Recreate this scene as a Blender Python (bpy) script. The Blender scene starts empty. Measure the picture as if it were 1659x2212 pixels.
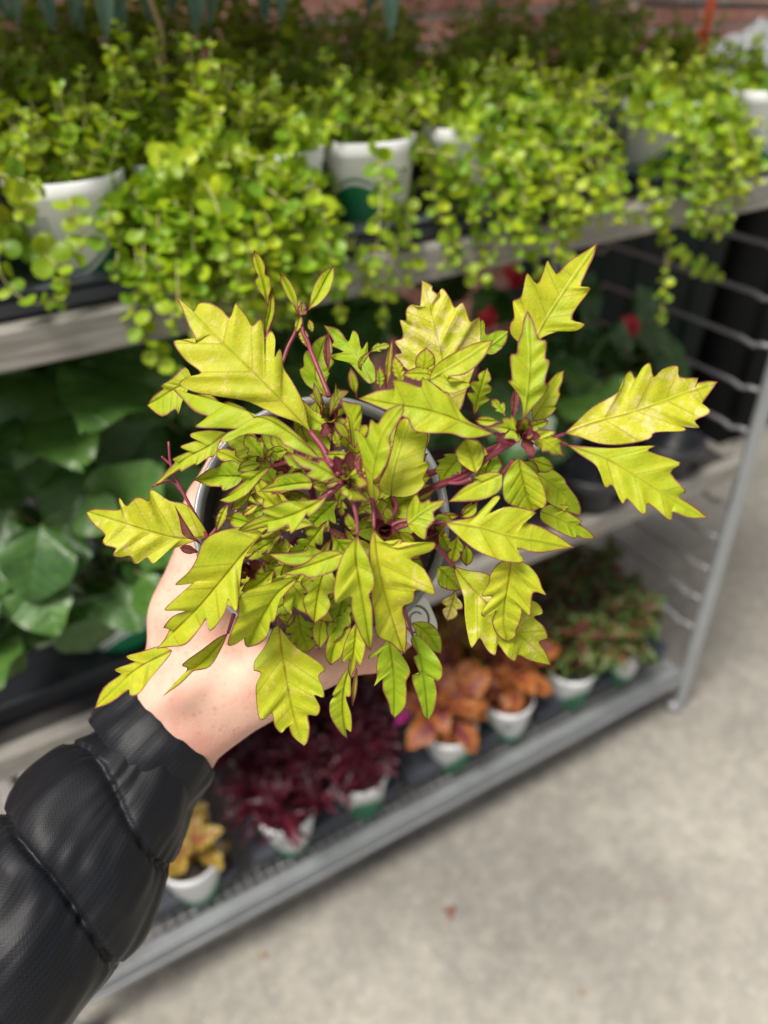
import bpy, math, random
import numpy as np
from mathutils import Vector, Matrix, noise as mnoise

R = math.radians
S = bpy.context.scene
COL = S.collection

# ------------------------------------------------------------------ camera
CAM_H = 1.45
F_PX, CX, CY = 1661.0, 829.5, 1106.0          # focal length and centre for a 1659 x 2212 frame
_v1 = np.array([3640., -1266., 1661.]); _v1 /= np.linalg.norm(_v1)      # along the rack, to the right
_n = np.array([74., 2392., 1661.]); _n /= np.linalg.norm(_n)            # straight down
_n -= _v1 * (_n @ _v1); _n /= np.linalg.norm(_n)
_v2 = np.cross(-_n, _v1)                                                # into the rack
AX = np.array([_v1, _v2, -_n])                # rows: world axes in camera coordinates (x right, y down, z forward)
CAM = np.array([0., 0., CAM_H])
right_w, down_w, fwd_w = AX[:, 0], AX[:, 1], AX[:, 2]

cam_data = bpy.data.cameras.new('camera')
cam = bpy.data.objects.new('camera', cam_data)
COL.objects.link(cam)
m = Matrix.Identity(4)
for i in range(3):
    m[i][0] = right_w[i]; m[i][1] = -down_w[i]; m[i][2] = -fwd_w[i]; m[i][3] = CAM[i]
cam.matrix_world = m
cam_data.sensor_fit = 'VERTICAL'
cam_data.sensor_height = 36.0
cam_data.sensor_width = 27.0
cam_data.lens = F_PX / 2212.0 * 36.0
cam_data.clip_start = 0.02
cam_data.clip_end = 2000.0
cam_data.dof.use_dof = True
cam_data.dof.focus_distance = 0.305
cam_data.dof.aperture_fstop = 5.8
S.camera = cam

# ------------------------------------------------------------------ world, sun, exposure
SUN_EL, SUN_AZ = R(62), R(250)                # azimuth measured from +Y clockwise: the light comes over the photographer
w = bpy.data.worlds.new("World"); S.world = w
w.use_nodes = True
wn = w.node_tree
bg = wn.nodes['Background']
sky = wn.nodes.new('ShaderNodeTexSky')
sky.sky_type = 'NISHITA'; sky.sun_disc = False
sky.sun_elevation = SUN_EL; sky.sun_rotation = SUN_AZ
sky.air_density = 1.0; sky.dust_density = 3.0; sky.ozone_density = 1.0
hs = wn.nodes.new('ShaderNodeHueSaturation')  # thin cloud takes most of the blue out of the sky
hs.inputs['Saturation'].default_value = 0.25
wn.links.new(sky.outputs[0], hs.inputs['Color'])
wn.links.new(hs.outputs[0], bg.inputs['Color'])
bg.inputs['Strength'].default_value = 0.055

sd = bpy.data.lights.new('sun', 'SUN')
sd.energy = 2.6; sd.angle = R(22); sd.color = (1.0, 0.95, 0.87)
sun = bpy.data.objects.new('sun', sd); COL.objects.link(sun)
sdir = Vector((math.sin(SUN_AZ) * math.cos(SUN_EL), math.cos(SUN_AZ) * math.cos(SUN_EL), math.sin(SUN_EL)))
sun.rotation_euler = sdir.to_track_quat('Z', 'Y').to_euler()
sun.location = sdir * 20

S.view_settings.view_transform = 'Standard'
S.view_settings.look = 'None'
S.view_settings.gamma = 1.0
S.view_settings.use_curve_mapping = False
S.view_settings.exposure = 1.18
S.render.engine = 'CYCLES'
S.cycles.use_denoising = True
S.cycles.max_bounces = 8
S.cycles.transparent_max_bounces = 8
S.cycles.sample_clamp_indirect = 6.0

# ------------------------------------------------------------------ helpers
def V(a): return Vector((float(a[0]), float(a[1]), float(a[2])))

def ray(x, y):
    return AX @ np.array([x - CX, y - CY, F_PX])          # world direction, forward component F_PX

def P(x, y, d):                                            # point at a real distance d (m) along the view axis
    return CAM + ray(x, y) * (d / F_PX)

def atY(x, y, Y):
    r = ray(x, y); return CAM + r * (Y / r[1])

def atZ(x, y, z):
    r = ray(x, y); return CAM + r * ((z - CAM_H) / r[2])

def tag(o, label=None, cat=None, group=None, kind=None):
    if label: o['label'] = label
    if cat: o['category'] = cat
    if group: o['group'] = group
    if kind: o['kind'] = kind
    return o

def empty(name, loc, label=None, cat=None, group=None):
    o = bpy.data.objects.new(name, None); COL.objects.link(o)
    o.location = V(loc); o.empty_display_size = 0.02
    return tag(o, label, cat, group)

def link(name, me, parent=None, mtx=None):
    o = bpy.data.objects.new(name, me); COL.objects.link(o)
    if parent is not None: o.parent = parent
    if mtx is not None: o.matrix_local = mtx
    return o

class MB:
    """collects boxes, tubes, lathes; build() links them as one mesh object"""
    def __init__(s): s.v = []; s.f = []; s.uv = {}
    def add(s, vs, fs):
        o = len(s.v); s.v += [tuple(map(float, p)) for p in vs]; s.f += [tuple(i + o for i in f) for f in fs]
    def box(s, a, b, bev=0.0):
        x0, y0, z0 = a; x1, y1, z1 = b
        if bev <= 0:
            s.add([(x, y, z) for z in (z0, z1) for y in (y0, y1) for x in (x0, x1)],
                  [(0, 2, 3, 1), (4, 5, 7, 6), (0, 1, 5, 4), (2, 6, 7, 3), (0, 4, 6, 2), (1, 3, 7, 5)])
            return
        vs, ix = [], {}
        for i, x in enumerate((x0, x1)):
            for j, y in enumerate((y0, y1)):
                for k, z in enumerate((z0, z1)):
                    sx, sy, sz = (1, -1)[i] * bev, (1, -1)[j] * bev, (1, -1)[k] * bev
                    for q, p in enumerate(((x, y + sy, z + sz), (x + sx, y, z + sz), (x + sx, y + sy, z))):
                        ix[i, j, k, q] = len(vs); vs.append(p)
        fs = []
        for i in (0, 1): fs.append([ix[i, j, k, 0] for j, k in ((0, 0), (1, 0), (1, 1), (0, 1))][::(-1, 1)[i]])
        for j in (0, 1): fs.append([ix[i, j, k, 1] for i, k in ((0, 0), (1, 0), (1, 1), (0, 1))][::(1, -1)[j]])
        for k in (0, 1): fs.append([ix[i, j, k, 2] for i, j in ((0, 0), (1, 0), (1, 1), (0, 1))][::(-1, 1)[k]])
        for i in (0, 1):
            for j in (0, 1):
                fs.append((ix[i, j, 0, 0], ix[i, j, 1, 0], ix[i, j, 1, 1], ix[i, j, 0, 1])[::(1 if i == j else -1)])
        for i in (0, 1):
            for k in (0, 1):
                fs.append((ix[i, 0, k, 0], ix[i, 0, k, 2], ix[i, 1, k, 2], ix[i, 1, k, 0])[::(1 if i == k else -1)])
        for j in (0, 1):
            for k in (0, 1):
                fs.append((ix[0, j, k, 1], ix[1, j, k, 1], ix[1, j, k, 2], ix[0, j, k, 2])[::(1 if j == k else -1)])
        for i in (0, 1):
            for j in (0, 1):
                for k in (0, 1):
                    fs.append((ix[i, j, k, 0], ix[i, j, k, 1], ix[i, j, k, 2])[::(1 if (i + j + k) % 2 == 0 else -1)])
        s.add(vs, fs)
    def tube(s, pts, rad, n=6, cap=True):
        pts = [np.array(p, float) for p in pts]
        if np.isscalar(rad): rad = [rad] * len(pts)
        ref = np.array([0.13, 0.27, 0.95]); vs = []; k = len(pts)
        for i, p in enumerate(pts):
            t = pts[min(i + 1, k - 1)] - pts[max(i - 1, 0)]
            t /= (np.linalg.norm(t) + 1e-12)
            a = ref - t * (ref @ t)
            if np.linalg.norm(a) < 0.1:
                a = np.array([1., 0, 0]) - t * t[0]
            a /= np.linalg.norm(a); ref = a
            b = np.cross(t, a)
            for q in range(n):
                an = 2 * math.pi * q / n
                vs.append(p + rad[i] * (a * math.cos(an) + b * math.sin(an)))
        fs = [(i * n + q, i * n + (q + 1) % n, (i + 1) * n + (q + 1) % n, (i + 1) * n + q) for i in range(k - 1) for q in range(n)]
        if cap: fs += [tuple(range(n))[::-1], tuple(range((k - 1) * n, k * n))]
        s.add(vs, fs)
    def lathe(s, prof, c=(0, 0, 0), ax=None, n=40, a0=0.0, a1=2 * math.pi, wob=None):
        """prof: (radius, height) pairs; ax: three orthonormal axes"""
        c = np.array(c, float)
        A = np.eye(3) if ax is None else np.array(ax)
        full = abs(a1 - a0 - 2 * math.pi) < 1e-6
        m_ = n if full else n + 1; vs = []
        for (r, h) in prof:
            for q in range(m_):
                an = a0 + (a1 - a0) * q / n
                rr = r * (wob(an) if wob else 1)
                vs.append(c + A[0] * rr * math.cos(an) + A[1] * rr * math.sin(an) + A[2] * h)
        fs = []
        for i in range(len(prof) - 1):
            for q in range(n):
                q2 = (q + 1) % m_
                fs.append((i * m_ + q, i * m_ + q2, (i + 1) * m_ + q2, (i + 1) * m_ + q))
        s.add(vs, fs)
    def disc(s, r, h, c=(0, 0, 0), ax=None, n=32):
        c = np.array(c, float); A = np.eye(3) if ax is None else np.array(ax)
        s.add([c + A[2] * h] + [c + A[0] * r * math.cos(2 * math.pi * q / n) + A[1] * r * math.sin(2 * math.pi * q / n) + A[2] * h for q in range(n)],
              [(0, 1 + q, 1 + (q + 1) % n) for q in range(n)])
    def mesh(s, name, mats, smooth=True):
        me = bpy.data.meshes.new(name)
        me.from_pydata(s.v, [], s.f)
        for mt in (mats if isinstance(mats, (list, tuple)) else [mats]): me.materials.append(mt)
        if smooth: me.polygons.foreach_set('use_smooth', [True] * len(me.polygons))
        me.update()
        return me
    def build(s, name, mats, parent=None, smooth=False, off=None):
        if off is None and parent is not None: off = parent_loc(parent)
        if off is not None:
            o = np.array(off); s.v = [tuple(np.array(p) - o) for p in s.v]
        return link(name, s.mesh(name, mats, smooth), parent)

def parent_loc(p):
    l = np.zeros(3)
    while p is not None:
        l = l + np.array(p.location); p = p.parent
    return l

def catmull(pts, n):
    """points along a centripetal-ish Catmull-Rom spline, n per segment"""
    pts = [np.array(p, float) for p in pts]; out = []
    k = len(pts)
    for i in range(k - 1):
        p0 = pts[i - 1] if i else 2 * pts[0] - pts[1]
        p1, p2 = pts[i], pts[i + 1]
        p3 = pts[i + 2] if i + 2 < k else 2 * pts[-1] - pts[-2]
        for j in range(n):
            t = j / n
            out.append(0.5 * ((2 * p1) + (p2 - p0) * t + (2 * p0 - 5 * p1 + 4 * p2 - p3) * t * t + (3 * p1 - p0 - 3 * p2 + p3) * t ** 3))
    out.append(pts[-1])
    return out

# ------------------------------------------------------------------ node helpers
class NT:
    def __init__(s, name):
        s.m = bpy.data.materials.new(name); s.m.use_nodes = True
        s.t = s.m.node_tree; s.b = s.t.nodes['Principled BSDF']; s.out = s.t.nodes['Material Output']
    def put(s, sock, v):
        if isinstance(v, bpy.types.NodeSocket): s.t.links.new(v, sock)
        elif isinstance(v, (tuple, list)) and sock.type == 'RGBA' and len(v) == 3: sock.default_value = (*v, 1)
        else: sock.default_value = v
    def node(s, typ, **kw):
        n = s.t.nodes.new('ShaderNode' + typ)
        for k, v in kw.items(): setattr(n, k, v)
        return n
    def math(s, op, a, b=None, c=None, clamp=False):
        n = s.node('Math', operation=op); n.use_clamp = clamp
        for i, v in enumerate((a, b, c)):
            if v is not None: s.put(n.inputs[i], v)
        return n.outputs[0]
    def mix(s, f, a, b, blend='MIX'):
        n = s.node('MixRGB', blend_type=blend)
        s.put(n.inputs[0], f); s.put(n.inputs[1], a); s.put(n.inputs[2], b)
        return n.outputs[0]
    def smooth(s, v, a, b, lo=0.0, hi=1.0):
        n = s.node('MapRange', interpolation_type='SMOOTHSTEP')
        s.put(n.inputs[0], v); s.put(n.inputs[1], a); s.put(n.inputs[2], b); s.put(n.inputs[3], lo); s.put(n.inputs[4], hi)
        return n.outputs[0]
    def noise(s, scale, detail=2, rough=0.5, vec=None, dist=0.0, out=0):
        n = s.node('TexNoise'); n.inputs['Scale'].default_value = scale
        n.inputs['Detail'].default_value = detail; n.inputs['Roughness'].default_value = rough
        n.inputs['Distortion'].default_value = dist
        s.put(n.inputs['Vector'], vec if vec is not None else s.pos())
        return n.outputs[out]
    def voro(s, scale, vec=None, feature='F1', out=0):
        n = s.node('TexVoronoi', feature=feature); n.inputs['Scale'].default_value = scale
        s.put(n.inputs['Vector'], vec if vec is not None else s.pos())
        return n.outputs[out]
    def pos(s):
        if not hasattr(s, '_p'): s._p = s.node('NewGeometry')
        return s._p.outputs['Position']
    def obj(s):
        if not hasattr(s, '_o'): s._o = s.node('TexCoord')
        return s._o.outputs['Object']
    def rnd(s):
        """a random number for each object and each loose piece"""
        oi = s.node('ObjectInfo').outputs['Random']
        if not hasattr(s, '_p'): s._p = s.node('NewGeometry')
        return s.math('FRACT', s.math('ADD', oi, s._p.outputs['Random Per Island']))
    def bump(s, h, strength=0.3, dist=0.001):
        n = s.node('Bump'); n.inputs['Strength'].default_value = strength; n.inputs['Distance'].default_value = dist
        s.put(n.inputs['Height'], h); s.put(s.b.inputs['Normal'], n.outputs[0])
        return n.outputs[0]
    def set(s, color=None, rough=None, metal=None, spec=None, **kw):
        if color is not None: s.put(s.b.inputs['Base Color'], color)
        if rough is not None: s.put(s.b.inputs['Roughness'], rough)
        if metal is not None: s.put(s.b.inputs['Metallic'], metal)
        if spec is not None: s.put(s.b.inputs['Specular IOR Level'], spec)
        for k, v in kw.items(): s.put(s.b.inputs[k], v)
        return s
    def translucent(s, color, fac):
        t = s.node('BsdfTranslucent'); s.put(t.inputs['Color'], color)
        if s.b.inputs['Normal'].is_linked:
            s.t.links.new(s.b.inputs['Normal'].links[0].from_socket, t.inputs['Normal'])
        mx = s.node('MixShader'); s.put(mx.inputs[0], fac)
        s.t.links.new(s.b.outputs[0], mx.inputs[1]); s.t.links.new(t.outputs[0], mx.inputs[2])
        s.t.links.new(mx.outputs[0], s.out.inputs['Surface'])

def plain(name, color, rough=0.6, metal=0.0, var=0.25, scale=40, bump=0.0, spec=0.5):
    n = NT(name)
    f = n.noise(scale, 4, 0.6)
    n.set(n.mix(n.math('MULTIPLY', f, 1.0), tuple(c * (1 - var) for c in color), tuple(min(1, c * (1 + var)) for c in color)), rough, metal, spec)
    if bump: n.bump(f, bump, 0.002)
    return n.m

# ------------------------------------------------------------------ materials
def m_concrete():
    n = NT('concrete')
    p = n.pos()
    a = n.noise(2.2, 5, 0.62, p, 0.4); b = n.noise(26, 5, 0.7, p); c = n.noise(160, 3, 0.6, p); e = n.noise(7, 3, 0.6, p, 0.8)
    col = n.mix(n.smooth(a, 0.35, 0.68), (0.275, 0.260, 0.230), (0.345, 0.326, 0.285))
    col = n.mix(n.smooth(b, 0.36, 0.66), n.mix(1.0, col, (0.85, 0.85, 0.85), 'MULTIPLY'), n.mix(1.0, col, (1.12, 1.11, 1.08), 'MULTIPLY'))
    col = n.mix(n.math('MULTIPLY', n.smooth(e, 0.58, 0.72), 0.4), col, (0.25, 0.235, 0.21))
    col = n.mix(n.math('MULTIPLY', n.smooth(c, 0.6, 0.75), 0.5), col, (0.17, 0.16, 0.145))
    # soft shade towards the rack, painted into the concrete colour with an uneven edge
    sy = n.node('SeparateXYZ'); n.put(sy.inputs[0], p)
    shade_y = n.math('ADD', sy.outputs[1], n.math('MULTIPLY', n.math('SUBTRACT', n.noise(3.1, 4, 0.6, p, 0.6), 0.5), 1.1))
    col = n.mix(n.math('MULTIPLY', n.smooth(shade_y, 0.35, 0.75), 0.8), col, n.mix(1.0, col, (0.62, 0.62, 0.62), 'MULTIPLY'))
    vo = n.voro(55, p)
    col = n.mix(n.math('MULTIPLY', n.smooth(vo, 0.26, 0.06), 0.35), col, (0.55, 0.5, 0.42))
    n.set(col, 0.85)
    n.bump(n.math('ADD', b, n.math('MULTIPLY', c, 0.5)), 0.35, 0.003)
    return n.m

def m_brick():
    n = NT('brick')
    r = n.rnd(); p = n.pos()
    col = n.mix(r, (0.17, 0.065, 0.05), (0.33, 0.15, 0.11))
    col = n.mix(n.math('MULTIPLY', n.smooth(n.noise(30, 4, 0.7, p), 0.45, 0.75), 0.45), col, (0.42, 0.29, 0.24))
    n.set(col, 0.9); n.bump(n.noise(90, 4, 0.6, p), 0.4, 0.003)
    return n.m

def m_galv(name='galvanised_steel', base=(0.36, 0.385, 0.40), rust=0.35):
    n = NT(name); p = n.pos()
    a = n.noise(18, 4, 0.65, p); v = n.voro(60, p, out=1)
    col = n.mix(a, tuple(c * 0.72 for c in base), tuple(c * 1.2 for c in base))
    col = n.mix(n.math('MULTIPLY', n.smooth(n.noise(9, 5, 0.7, p, 0.5), 0.58, 0.75), rust), col, (0.19, 0.11, 0.06))
    n.set(col, n.smooth(a, 0.2, 0.8, 0.42, 0.62), 0.35); n.bump(a, 0.15, 0.001)
    return n.m

def m_oldwood():
    n = NT('weathered_rail'); p = n.pos()
    sc = n.node('VectorMath', operation='MULTIPLY'); n.put(sc.inputs[0], p); sc.inputs[1].default_value = (4, 60, 60)
    a = n.noise(3.0, 5, 0.65, sc.outputs[0], 0.3); b = n.noise(14, 4, 0.6, p)
    col = n.mix(n.smooth(a, 0.3, 0.7), (0.16, 0.15, 0.133), (0.29, 0.275, 0.245))
    col = n.mix(n.math('MULTIPLY', n.smooth(b, 0.5, 0.7), 0.5), col, (0.16, 0.14, 0.115))
    n.set(col, 0.8); n.bump(a, 0.35, 0.002)
    return n.m

def m_white_pot():
    """white plastic with a printed green swoosh and grey print lines on the label side"""
    n = NT('white_printed_plastic')
    tc = n.obj(); sp = n.node('SeparateXYZ'); n.put(sp.inputs[0], tc)
    ang = n.math('ARCTAN2', sp.outputs[1], sp.outputs[0]); z = sp.outputs[2]
    # swoosh: green below a slanting wave, near the base
    edge = n.math('ADD', n.math('MULTIPLY', n.math('SINE', n.math('MULTIPLY', ang, 2.0)), 0.021), 0.042)
    g = n.math('LESS_THAN', z, edge)
    ring = n.math('LESS_THAN', n.math('ABSOLUTE', n.math('SUBTRACT', z, n.math('ADD', edge, 0.006))), 0.0016)
    g = n.math('MAXIMUM', g, ring)
    # print block (bars) on one face
    bars = n.math('GREATER_THAN', n.math('FRACT', n.math('MULTIPLY', z, 210)), 0.45)
    inz = n.math('MULTIPLY', n.math('GREATER_THAN', z, 0.050), n.math('LESS_THAN', z, 0.078))
    ina = n.math('LESS_THAN', n.math('ABSOLUTE', n.math('ADD', ang, 1.22)), 0.20)
    bl = n.math('MULTIPLY', n.math('MULTIPLY', bars, inz), ina)
    col = n.mix(g, (0.74, 0.75, 0.76), (0.015, 0.19, 0.085))
    col = n.mix(n.math('MULTIPLY', bl, 0.75), col, (0.12, 0.13, 0.14))
    col = n.mix(n.math('MULTIPLY', n.smooth(n.noise(30, 4, 0.7), 0.55, 0.8), 0.25), col, (0.4, 0.36, 0.3))
    n.set(col, 0.42)
    return n.m

def m_soil():
    n = NT('potting_soil'); p = n.pos()
    a = n.noise(220, 4, 0.7, p); v = n.voro(260, p)
    col = n.mix(a, (0.012, 0.009, 0.007), (0.07, 0.05, 0.036))
    col = n.mix(n.smooth(n.noise(420, 1, 0.5, p), 0.70, 0.74), col, (0.55, 0.53, 0.5))
    n.set(col, 0.95); n.bump(a, 0.8, 0.004)
    return n.m

def m_jenny(name='creeping_jenny_leaf', c0=(0.175, 0.32, 0.014), c1=(0.48, 0.55, 0.022)):
    n = NT(name); r = n.rnd()
    col = n.mix(r, c0, c1)
    col = n.mix(n.smooth(n.noise(9, 2, 0.5), 0.40, 0.66), n.mix(1.0, col, (0.75, 0.88, 0.8), 'MULTIPLY'), col)
    n.set(col, 0.42, spec=0.4)
    n.translucent(n.mix(1.0, col, (1.25, 1.15, 0.6), 'MULTIPLY'), 0.38)
    return n.m

def m_gleaf(name, c0, c1, rough=0.4, trans=0.2, vein=None, vs=60, spec=0.5):
    """leaf with two-tone colour by object and soft patches; 'dist' holds edge and rib distances"""
    n = NT(name); r = n.rnd()
    at = n.node('Attribute', attribute_name='dist'); sp = n.node('SeparateXYZ'); n.put(sp.inputs[0], at.outputs['Vector'])
    fac = n.math('ADD', n.math('MULTIPLY', r, 0.6), n.math('MULTIPLY', n.smooth(n.noise(vs, 3, 0.6), 0.35, 0.65), 0.4))
    col = n.mix(fac, c0, c1)
    ve = n.math('ABSOLUTE', n.math('SUBTRACT', n.math('FRACT', n.math('MULTIPLY', sp.outputs[2], 6.0)), 0.5))
    vmask = n.math('MAXIMUM', n.smooth(ve, 0.10, 0.02), n.smooth(sp.outputs[1], 1.0, 0.3))
    if vein: col = n.mix(n.math('MULTIPLY', vmask, vein[1]), col, vein[0])
    n.set(col, rough, spec=spec)
    n.bump(n.math('SUBTRACT', n.noise(150, 2, 0.5), n.math('MULTIPLY', vmask, 0.6)), 0.35, 0.002)
    n.translucent(col, trans)
    return n.m

def m_center(name, inner, outer, edge_col, k0=0.25, k1=0.75, rough=0.5, trans=0.2):
    """coloured heart near the midrib, other colour outside, thin rim"""
    n = NT(name); r = n.rnd()
    at = n.node('Attribute', attribute_name='dist'); sp = n.node('SeparateXYZ'); n.put(sp.inputs[0], at.outputs['Vector'])
    wd = n.math('ADD', sp.outputs[0], sp.outputs[1])
    s_ = n.math('DIVIDE', sp.outputs[1], n.math('MAXIMUM', wd, 0.05))
    f = n.math('ADD', n.math('ADD', n.math('MULTIPLY', s_, 0.7), n.math('MULTIPLY', sp.outputs[2], 0.5)), n.math('MULTIPLY', n.math('SUBTRACT', n.noise(90, 3, 0.6), 0.5), 0.9))
    f = n.math('ADD', f, n.math('MULTIPLY', n.math('SUBTRACT', r, 0.5), 0.5))
    col = n.mix(n.smooth(f, k0, k1), inner, outer)
    col = n.mix(n.smooth(sp.outputs[0], 1.2, 0.3), col, edge_col)
    n.set(col, rough); n.bump(n.noise(120, 3, 0.6), 0.4, 0.002)
    n.translucent(col, trans)
    return n.m

def m_coleus():
    n = NT('chartreuse_coleus_leaf'); p = n.pos()
    at = n.node('Attribute', attribute_name='dist'); sp = n.node('SeparateXYZ'); n.put(sp.inputs[0], at.outputs['Vector'])
    ac = n.node('Attribute', attribute_name='leafcol'); sc = n.node('SeparateXYZ'); n.put(sc.inputs[0], ac.outputs['Vector'])
    edge, rib, ta = sp.outputs[0], sp.outputs[1], sp.outputs[2]
    tint, blotch, purp = sc.outputs[0], sc.outputs[1], sc.outputs[2]
    n1 = n.noise(70, 4, 0.6, p); n2 = n.noise(330, 3, 0.6, p); n3 = n.noise(170, 5, 0.72, p, 0.6)
    t = n.math('ADD', tint, n.math('ADD', n.math('MULTIPLY', n.math('SUBTRACT', n1, 0.5), 1.2), n.math('MULTIPLY', n.math('SUBTRACT', n3, 0.5), 0.9)), clamp=True)
    col = n.mix(t, (0.255, 0.41, 0.008), (0.56, 0.54, 0.024))
    # mottling: finer green and yellow cells
    col = n.mix(n.math('MULTIPLY', n.smooth(n2, 0.42, 0.62), 0.12), col, (0.16, 0.27, 0.008))
    # sun-bleached blotches
    bl = n.math('MULTIPLY', n.smooth(n3, n.math('SUBTRACT', 0.66, n.math('MULTIPLY', blotch, 0.30)), n.math('SUBTRACT', 0.74, n.math('MULTIPLY', blotch, 0.16))), n.math('MULTIPLY', blotch, 1.0, clamp=True))
    col = n.mix(n.math('MULTIPLY', bl, 0.9), col, (0.80, 0.63, 0.36))
    # lateral veins and midrib
    ve = n.math('ABSOLUTE', n.math('SUBTRACT', n.math('FRACT', n.math('ADD', n.math('MULTIPLY', ta, 5.0), 0.2)), 0.5))
    vmask = n.smooth(ve, 0.055, 0.010)
    big = n.smooth(n.math('ADD', edge, rib), 2.0, 7.0)
    vmask = n.math('MULTIPLY', n.math('MULTIPLY', vmask, n.smooth(rib, 0.3, 1.0)), n.math('ADD', n.math('MULTIPLY', big, 0.95), 0.05))
    cell = n.voro(620, p, feature='DISTANCE_TO_EDGE')
    cmask = n.smooth(cell, 0.10, 0.0)
    col = n.mix(n.math('MULTIPLY', vmask, 0.40), col, (0.22, 0.15, 0.02))
    col = n.mix(n.math('MULTIPLY', cmask, 0.03), col, (0.14, 0.17, 0.006))
    rmask = n.smooth(n.math('ADD', rib, n.math('MULTIPLY', ta, 0.26)), 0.38, 0.08)
    col = n.mix(n.math('MULTIPLY', rmask, 0.72), col, n.mix(n.smooth(ta, 0.0, 0.6), (0.20, 0.018, 0.05), (0.24, 0.13, 0.03)))
    # purple margin, broken and uneven
    e2 = n.math('ADD', edge, n.math('MULTIPLY', n.math('SUBTRACT', n.noise(120, 3, 0.6, p), 0.5), 0.7))
    emask = n.smooth(e2, 0.78, 0.22)
    col = n.mix(n.math('MULTIPLY', emask, 0.92), col, (0.22, 0.035, 0.045))
    col = n.mix(n.math('MULTIPLY', n.smooth(e2, 1.9, 0.3), n.math('MULTIPLY', purp, 0.6)), col, (0.17, 0.020, 0.055))
    col = n.mix(n.math('MULTIPLY', n.smooth(purp, 0.75, 1.0), 0.85), col, (0.16, 0.012, 0.05))
    n.set(col, 0.55, spec=0.35)
    h = n.math('SUBTRACT', n.math('MULTIPLY', n.smooth(cell, 0.0, 0.6), 0.16), n.math('ADD', n.math('MULTIPLY', n.math('MULTIPLY', n.smooth(ve, 0.30, 0.0), big), 0.42), n.smooth(rib, 1.0, 0.0)))
    h = n.math('ADD', h, n.math('MULTIPLY', n1, 0.8))
    n.bump(h, 0.45, 0.0012)
    n.translucent(n.mix(1.0, col, (1.2, 1.15, 0.7), 'MULTIPLY'), 0.36)
    return n.m

def m_stem(name, c0, c1, rough=0.5):
    n = NT(name)
    n.set(n.mix(n.noise(160, 3, 0.6), c0, c1), rough); n.bump(n.noise(600, 2), 0.2, 0.0005)
    return n.m

def m_skin():
    n = NT('skin'); p = n.pos()
    col = n.mix(n.smooth(n.noise(45, 3, 0.55, p), 0.38, 0.66), (0.64, 0.385, 0.295), (0.60, 0.29, 0.225))
    col = n.mix(n.math('MULTIPLY', n.smooth(n.noise(22, 2, 0.5, p), 0.5, 0.7), 0.3), col, (0.68, 0.45, 0.36))
    fre = n.math('MULTIPLY', n.smooth(n.voro(210, p), 0.34, 0.10), n.smooth(n.noise(60, 2, 0.5, p), 0.40, 0.60))
    col = n.mix(n.math('MULTIPLY', fre, 0.36), col, (0.47, 0.19, 0.095))
    n.set(col, 0.5, spec=0.35)
    n.b.inputs['Subsurface Weight'].default_value = 0.18
    n.b.inputs['Subsurface Radius'].default_value = (0.012, 0.005, 0.003)
    n.b.inputs['Subsurface Scale'].default_value = 0.5
    cr = n.voro(900, p, feature='DISTANCE_TO_EDGE')
    n.bump(n.math('ADD', n.math('MULTIPLY', n.smooth(cr, 0.0, 0.25), 0.5), n.noise(240, 3, 0.6, p)), 0.35, 0.0009)
    return n.m

def m_nylon():
    n = NT('black_nylon'); 
    at = n.node('Attribute', attribute_name='cloth'); sp = n.node('SeparateXYZ'); n.put(sp.inputs[0], at.outputs['Vector'])
    u, v = sp.outputs[0], sp.outputs[1]                       # metres along and around the sleeve
    w1 = n.math('SINE', n.math('MULTIPLY', n.math('ADD', u, v), 5200))
    zig = n.math('ABSOLUTE', n.math('SUBTRACT', n.math('FRACT', n.math('MULTIPLY', v, 420)), 0.5))
    w2 = n.math('SINE', n.math('ADD', n.math('MULTIPLY', u, 4200), n.math('MULTIPLY', zig, 12)))
    rip = n.math('SINE', n.math('MULTIPLY', v, 2600))
    h = n.math('ADD', n.math('MULTIPLY', w2, 0.5), n.math('MULTIPLY', rip, 0.35))
    wr = n.noise(34, 2, 0.45, n.pos(), 0.2)
    col = n.mix(n.smooth(h, -0.6, 0.8), (0.0040, 0.0045, 0.0064), (0.0080, 0.0088, 0.0118))
    n.set(col, n.smooth(wr, 0.3, 0.7, 0.42, 0.54), spec=0.2)
    n.b.inputs['Sheen Weight'].default_value = 0.03
    n.b.inputs['Sheen Roughness'].default_value = 0.4
    b1 = n.node('Bump'); b1.inputs['Strength'].default_value = 0.16; b1.inputs['Distance'].default_value = 0.004
    n.put(b1.inputs['Height'], wr)
    b2 = n.node('Bump'); b2.inputs['Strength'].default_value = 0.22; b2.inputs['Distance'].default_value = 0.0004
    n.put(b2.inputs['Height'], h); b2.inputs['Strength'].default_value = 0.09; n.put(b2.inputs['Normal'], b1.outputs[0]); n.put(n.b.inputs['Normal'], b2.outputs[0])
    return n.m

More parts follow.
